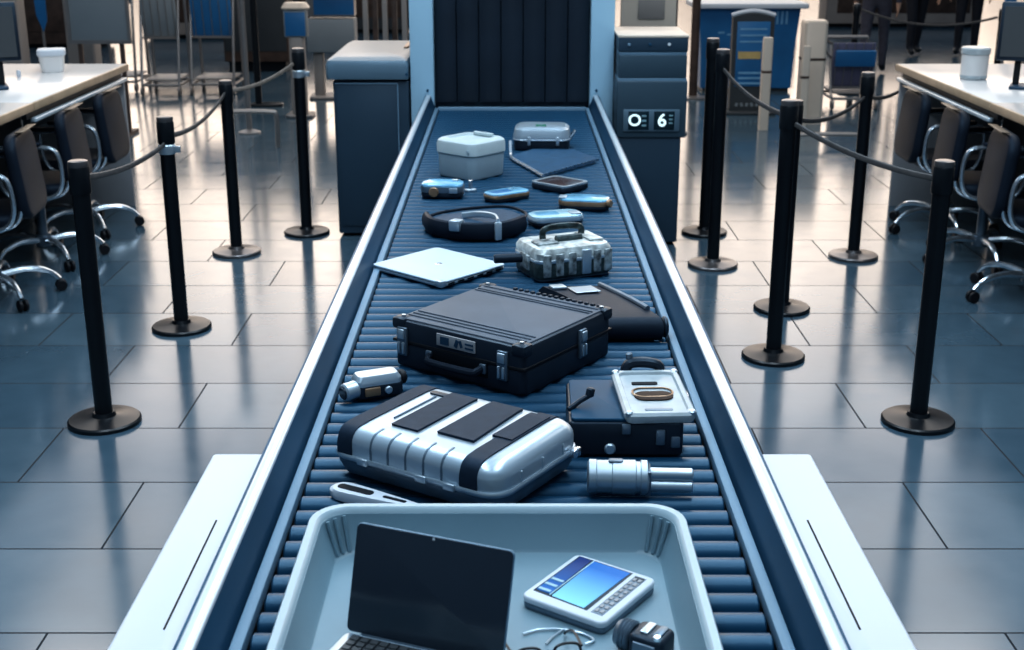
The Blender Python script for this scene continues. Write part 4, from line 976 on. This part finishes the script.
# ------------------------------------------------------------------ people
def person(label, x, y, rz, top_m, leg_m, hair_m, stride=.10, ht=1.74):
    t = thing('person', label, 'person', (x, y, 0), rz, 'people in the right background')
    k = ht/1.74; bm = NB(); V = {}
    pts = [('pel', (0, 0, .93), .145), ('waist', (0, .01, 1.08), .130), ('chest', (0, .0, 1.28), .155), ('sh', (0, .01, 1.41), .12), ('neck', (0, .0, 1.50), .055), ('head0', (0, -.015, 1.58), .075), ('head1', (0, -.015, 1.66), .088), ('head2', (0, -.005, 1.71), .065)]
    E_ = [('pel', 'waist'), ('waist', 'chest'), ('chest', 'sh'), ('sh', 'neck'), ('neck', 'head0'), ('head0', 'head1'), ('head1', 'head2')]
    for s, n in ((-1, 'l'), (1, 'r')):
        st = stride*s
        pts += [('hip'+n, (s*.095, 0, .86), .098), ('knee'+n, (s*.10, -.02+st*.6, .48), .066), ('ank'+n, (s*.105, st+.02, .10), .048), ('toe'+n, (s*.115, st-.10, .045), .04),
                ('shd'+n, (s*.19, .01, 1.39), .062), ('elb'+n, (s*.245, .03-st*.4, 1.11), .047), ('wr'+n, (s*.255, -.03-st*.8, .86), .032), ('palm'+n, (s*.255, -.045-st*.8, .79), .032)]
        E_ += [('pel', 'hip'+n), ('hip'+n, 'knee'+n), ('knee'+n, 'ank'+n), ('ank'+n, 'toe'+n), ('sh', 'shd'+n), ('shd'+n, 'elb'+n), ('elb'+n, 'wr'+n), ('wr'+n, 'palm'+n)]
        for f in range(4):
            yy = -.045-st*.8-.027+.018*f; L_ = (.072, .085, .080, .062)[f]
            pts += [(f'f{f}a'+n, (s*.255, yy, .765), .010), (f'f{f}b'+n, (s*.250, yy-.006, .765-L_*.55), .009), (f'f{f}c'+n, (s*.238, yy-.008, .765-L_), .007)]
            E_ += [('palm'+n, f'f{f}a'+n), (f'f{f}a'+n, f'f{f}b'+n), (f'f{f}b'+n, f'f{f}c'+n)]
        pts += [('tha'+n, (s*.243, -.085-st*.8, .80), .011), ('thb'+n, (s*.235, -.10-st*.8, .755), .009)]
        E_ += [('palm'+n, 'tha'+n), ('tha'+n, 'thb'+n)]
    me = bpy.data.meshes.new('body'); idx = {p_[0]: i for i, p_ in enumerate(pts)}
    me.from_pydata([tuple(c*k for c in p_[1]) for p_ in pts], [(idx[a], idx[b]) for a, b in E_], [])
    o = bpy.data.objects.new('tmp', me); C.objects.link(o)
    sk = o.modifiers.new('s', 'SKIN'); sk.use_smooth_shade = True
    for i, p_ in enumerate(pts): me.skin_vertices[0].data[i].radius = (p_[2]*k*1.0, p_[2]*k*(.78 if p_[0] in ('pel', 'waist', 'chest', 'sh') else 1)); me.skin_vertices[0].data[i].use_root = (i == 0)
    o.modifiers.new('d', 'SUBSURF').levels = 2
    bpy.context.view_layer.update()
    m2 = bpy.data.meshes.new_from_object(o.evaluated_get(bpy.context.evaluated_depsgraph_get())); bpy.data.objects.remove(o)
    m2.materials.clear()
    for q in (leg_m, top_m, 'skin', 'black'): m2.materials.append(M[q])
    for f in m2.polygons:
        c = f.center/k; arm = abs(c.x) > .205
        f.material_index = 3 if c.z < .10 else (2 if (arm and c.z < .86) or c.z > 1.475 else (1 if c.z > .92 or arm else 0)); f.use_smooth = True
    b = bpy.data.objects.new('body', m2); C.objects.link(b); b.parent = t
    bm = NB(); bmesh.ops.create_uvsphere(bm, u_segments=20, v_segments=12, radius=1)
    bmesh.ops.transform(bm, matrix=Matrix.Translation((0, .012*k, 1.685*k)) @ Matrix.Diagonal((.092*k, .098*k, .085*k, 1)), verts=bm.verts)
    bmesh.ops.delete(bm, geom=[v for v in bm.verts if v.co.y < -.035*k and v.co.z < 1.70*k or v.co.z < 1.60*k], context='VERTS'); obj('hair', bm, M[hair_m], t)
    bm = NB()
    for s in (-1, 1): bmesh.ops.create_uvsphere(bm, u_segments=8, v_segments=6, radius=.011*k, matrix=Matrix.Translation((s*.032*k, -.098*k, 1.635*k)))
    obj('eyes', bm, M['black'], t)
    bm = NB(); prism(bm, [(-.012*k, 1.60*k), (.012*k, 1.60*k), (0, 1.645*k)], -.118*k, -.085*k, 'xz'); obj('nose', bm, M['skin'], t)
    bm = NB(); bx(bm, (0, -.094*k, 1.575*k), (.045*k, .014*k, .010*k), .003); obj('mouth', bm, M['red'], t)
    bm = NB()
    for s in (-1, 1): bx(bm, (s*.09*k, -.005, 1.63*k), (.014*k, .03*k, .05*k), .005)
    obj('ears', bm, M['skin'], t)
    return t
person('person in dark navy trousers standing farthest centre of the group at right', 5.50, 18.0, R(15), 'trouser', 'trouser', 'hair', .10)
person('person in dark trousers standing nearer the right counter jar', 6.22, 18.0, R(-20), 'trouser', 'trouser', 'hair', .06, 1.8)
person('person in grey violet clothes beside the distant barrier post', 4.38, 15.9, R(160), 'coat', 'coat', 'hair', .12)

# ------------------------------------------------------------------ light
def world():
    w = bpy.data.worlds.new('hall_light'); bpy.context.scene.world = w; w.use_nodes = True
    nt = w.node_tree; L = nt.links.new; bg = nt.nodes['Background']
    tc = nt.nodes.new('ShaderNodeTexCoord'); sp = nt.nodes.new('ShaderNodeSeparateXYZ'); L(tc.outputs['Generated'], sp.inputs[0])
    def ramp(stops):
        r = nt.nodes.new('ShaderNodeValToRGB'); cr = r.color_ramp
        cr.elements[0].position, cr.elements[0].color = stops[0][0], (*stops[0][1], 1)
        cr.elements[1].position, cr.elements[1].color = stops[-1][0], (*stops[-1][1], 1)
        for p_, c in stops[1:-1]: e = cr.elements.new(p_); e.color = (*c, 1)
        return r
    # front (down the hall): warm glow near the horizon, cool ceiling above
    f = ramp([(0, (.14, .115, .10)), (.075, (.26, .21, .17)), (.14, (1.5, 1.22, 1.0)), (.27, (1.6, 1.36, 1.15)), (.36, (.80, .78, .80)), (.46, (.20, .28, .36)), (1, (.15, .22, .29))])
    b = ramp([(0, (.03, .04, .06)), (.15, (.06, .09, .13)), (.5, (.09, .15, .21)), (1, (.20, .30, .40))])
    L(sp.outputs['Z'], f.inputs['Fac']); L(sp.outputs['Z'], b.inputs['Fac'])
    mr = nt.nodes.new('ShaderNodeMapRange'); mr.interpolation_type = 'SMOOTHSTEP'; mr.inputs['From Min'].default_value = .55; mr.inputs['From Max'].default_value = .97
    L(sp.outputs['Y'], mr.inputs['Value'])
    # added noise bands break up the far glow, for streaks on the floor
    at = nt.nodes.new('ShaderNodeMath'); at.operation = 'DIVIDE'; L(sp.outputs['X'], at.inputs[0]); L(sp.outputs['Y'], at.inputs[1])
    cx = nt.nodes.new('ShaderNodeCombineXYZ'); L(at.outputs[0], cx.inputs[0])
    nz = nt.nodes.new('ShaderNodeTexNoise'); nz.inputs['Scale'].default_value = 16; nz.inputs['Detail'].default_value = 3; L(cx.outputs[0], nz.inputs['Vector'])
    m2 = nt.nodes.new('ShaderNodeMapRange'); m2.inputs['From Min'].default_value = .38; m2.inputs['From Max'].default_value = .62; m2.inputs['To Min'].default_value = .55; m2.inputs['To Max'].default_value = 1.15
    L(nz.outputs['Fac'], m2.inputs['Value'])
    sc2 = nt.nodes.new('ShaderNodeVectorMath'); sc2.operation = 'SCALE'; L(f.outputs['Color'], sc2.inputs[0]); L(m2.outputs[0], sc2.inputs['Scale'])
    sc3 = nt.nodes.new('ShaderNodeVectorMath'); sc3.operation = 'SCALE'; L(sc2.outputs[0], sc3.inputs[0]); sc3.inputs['Scale'].default_value = 2.0
    mx = nt.nodes.new('ShaderNodeMix'); mx.data_type = 'RGBA'; L(mr.outputs[0], mx.inputs['Factor']); L(b.outputs['Color'], mx.inputs['A']); L(sc3.outputs[0], mx.inputs['B'])
    L(mx.outputs['Result'], bg.inputs['Color']); bg.inputs['Strength'].default_value = 1.0
world()

def area(name, loc, rot, sx, sy, power, col):
    l = bpy.data.lights.new(name, 'AREA'); l.shape = 'RECTANGLE'; l.size = sx; l.size_y = sy; l.energy = power; l.color = col
    o = bpy.data.objects.new(name, l); C.objects.link(o); o.location = loc; o.rotation_euler = rot; return o
cool = (.72, .87, 1.0); warm = (1.0, .83, .68)
area('ceiling_strip_light', (-1.1, 4.2, 4.3), (0, 0, 0), .7, 6.5, 115, cool)
area('ceiling_strip_light', (1.1, 4.2, 4.3), (0, 0, 0), .7, 6.5, 115, cool)
area('ceiling_strip_light', (0, .2, 4.0), (R(20), 0, 0), 3.0, .8, 8, cool)
area('ceiling_strip_light', (0, 12.5, 5.0), (0, 0, 0), 10, 4, 150, warm)
area('ceiling_strip_light', (0, 17.5, 5.0), (0, 0, 0), 14, 3, 80, warm)
area('ceiling_strip_light', (-3.4, 7.4, 4.0), (0, 0, 0), 1.0, 4, 34, (1, .93, .86))
area('ceiling_strip_light', (3.4, 7.4, 4.0), (0, 0, 0), 1.0, 4, 34, (1, .93, .86))

# ------------------------------------------------------------------ camera
cam = bpy.data.cameras.new('camera'); co = bpy.data.objects.new('camera', cam); C.objects.link(co)
co.location = (0, 0, 1.95); co.rotation_euler = (R(90-18), 0, 0)
cam.sensor_fit = 'HORIZONTAL'; cam.sensor_width = 36; cam.lens = 1289/1024*36
cam.clip_end = 200
cam.dof.use_dof = True; cam.dof.focus_distance = 3.2; cam.dof.aperture_fstop = 6.3
S = bpy.context.scene; S.camera = co
S.view_settings.view_transform = 'Standard'; S.view_settings.look = 'None'
try: S.view_settings.look = 'Medium High Contrast'
except Exception: pass
S.view_settings.exposure = .16
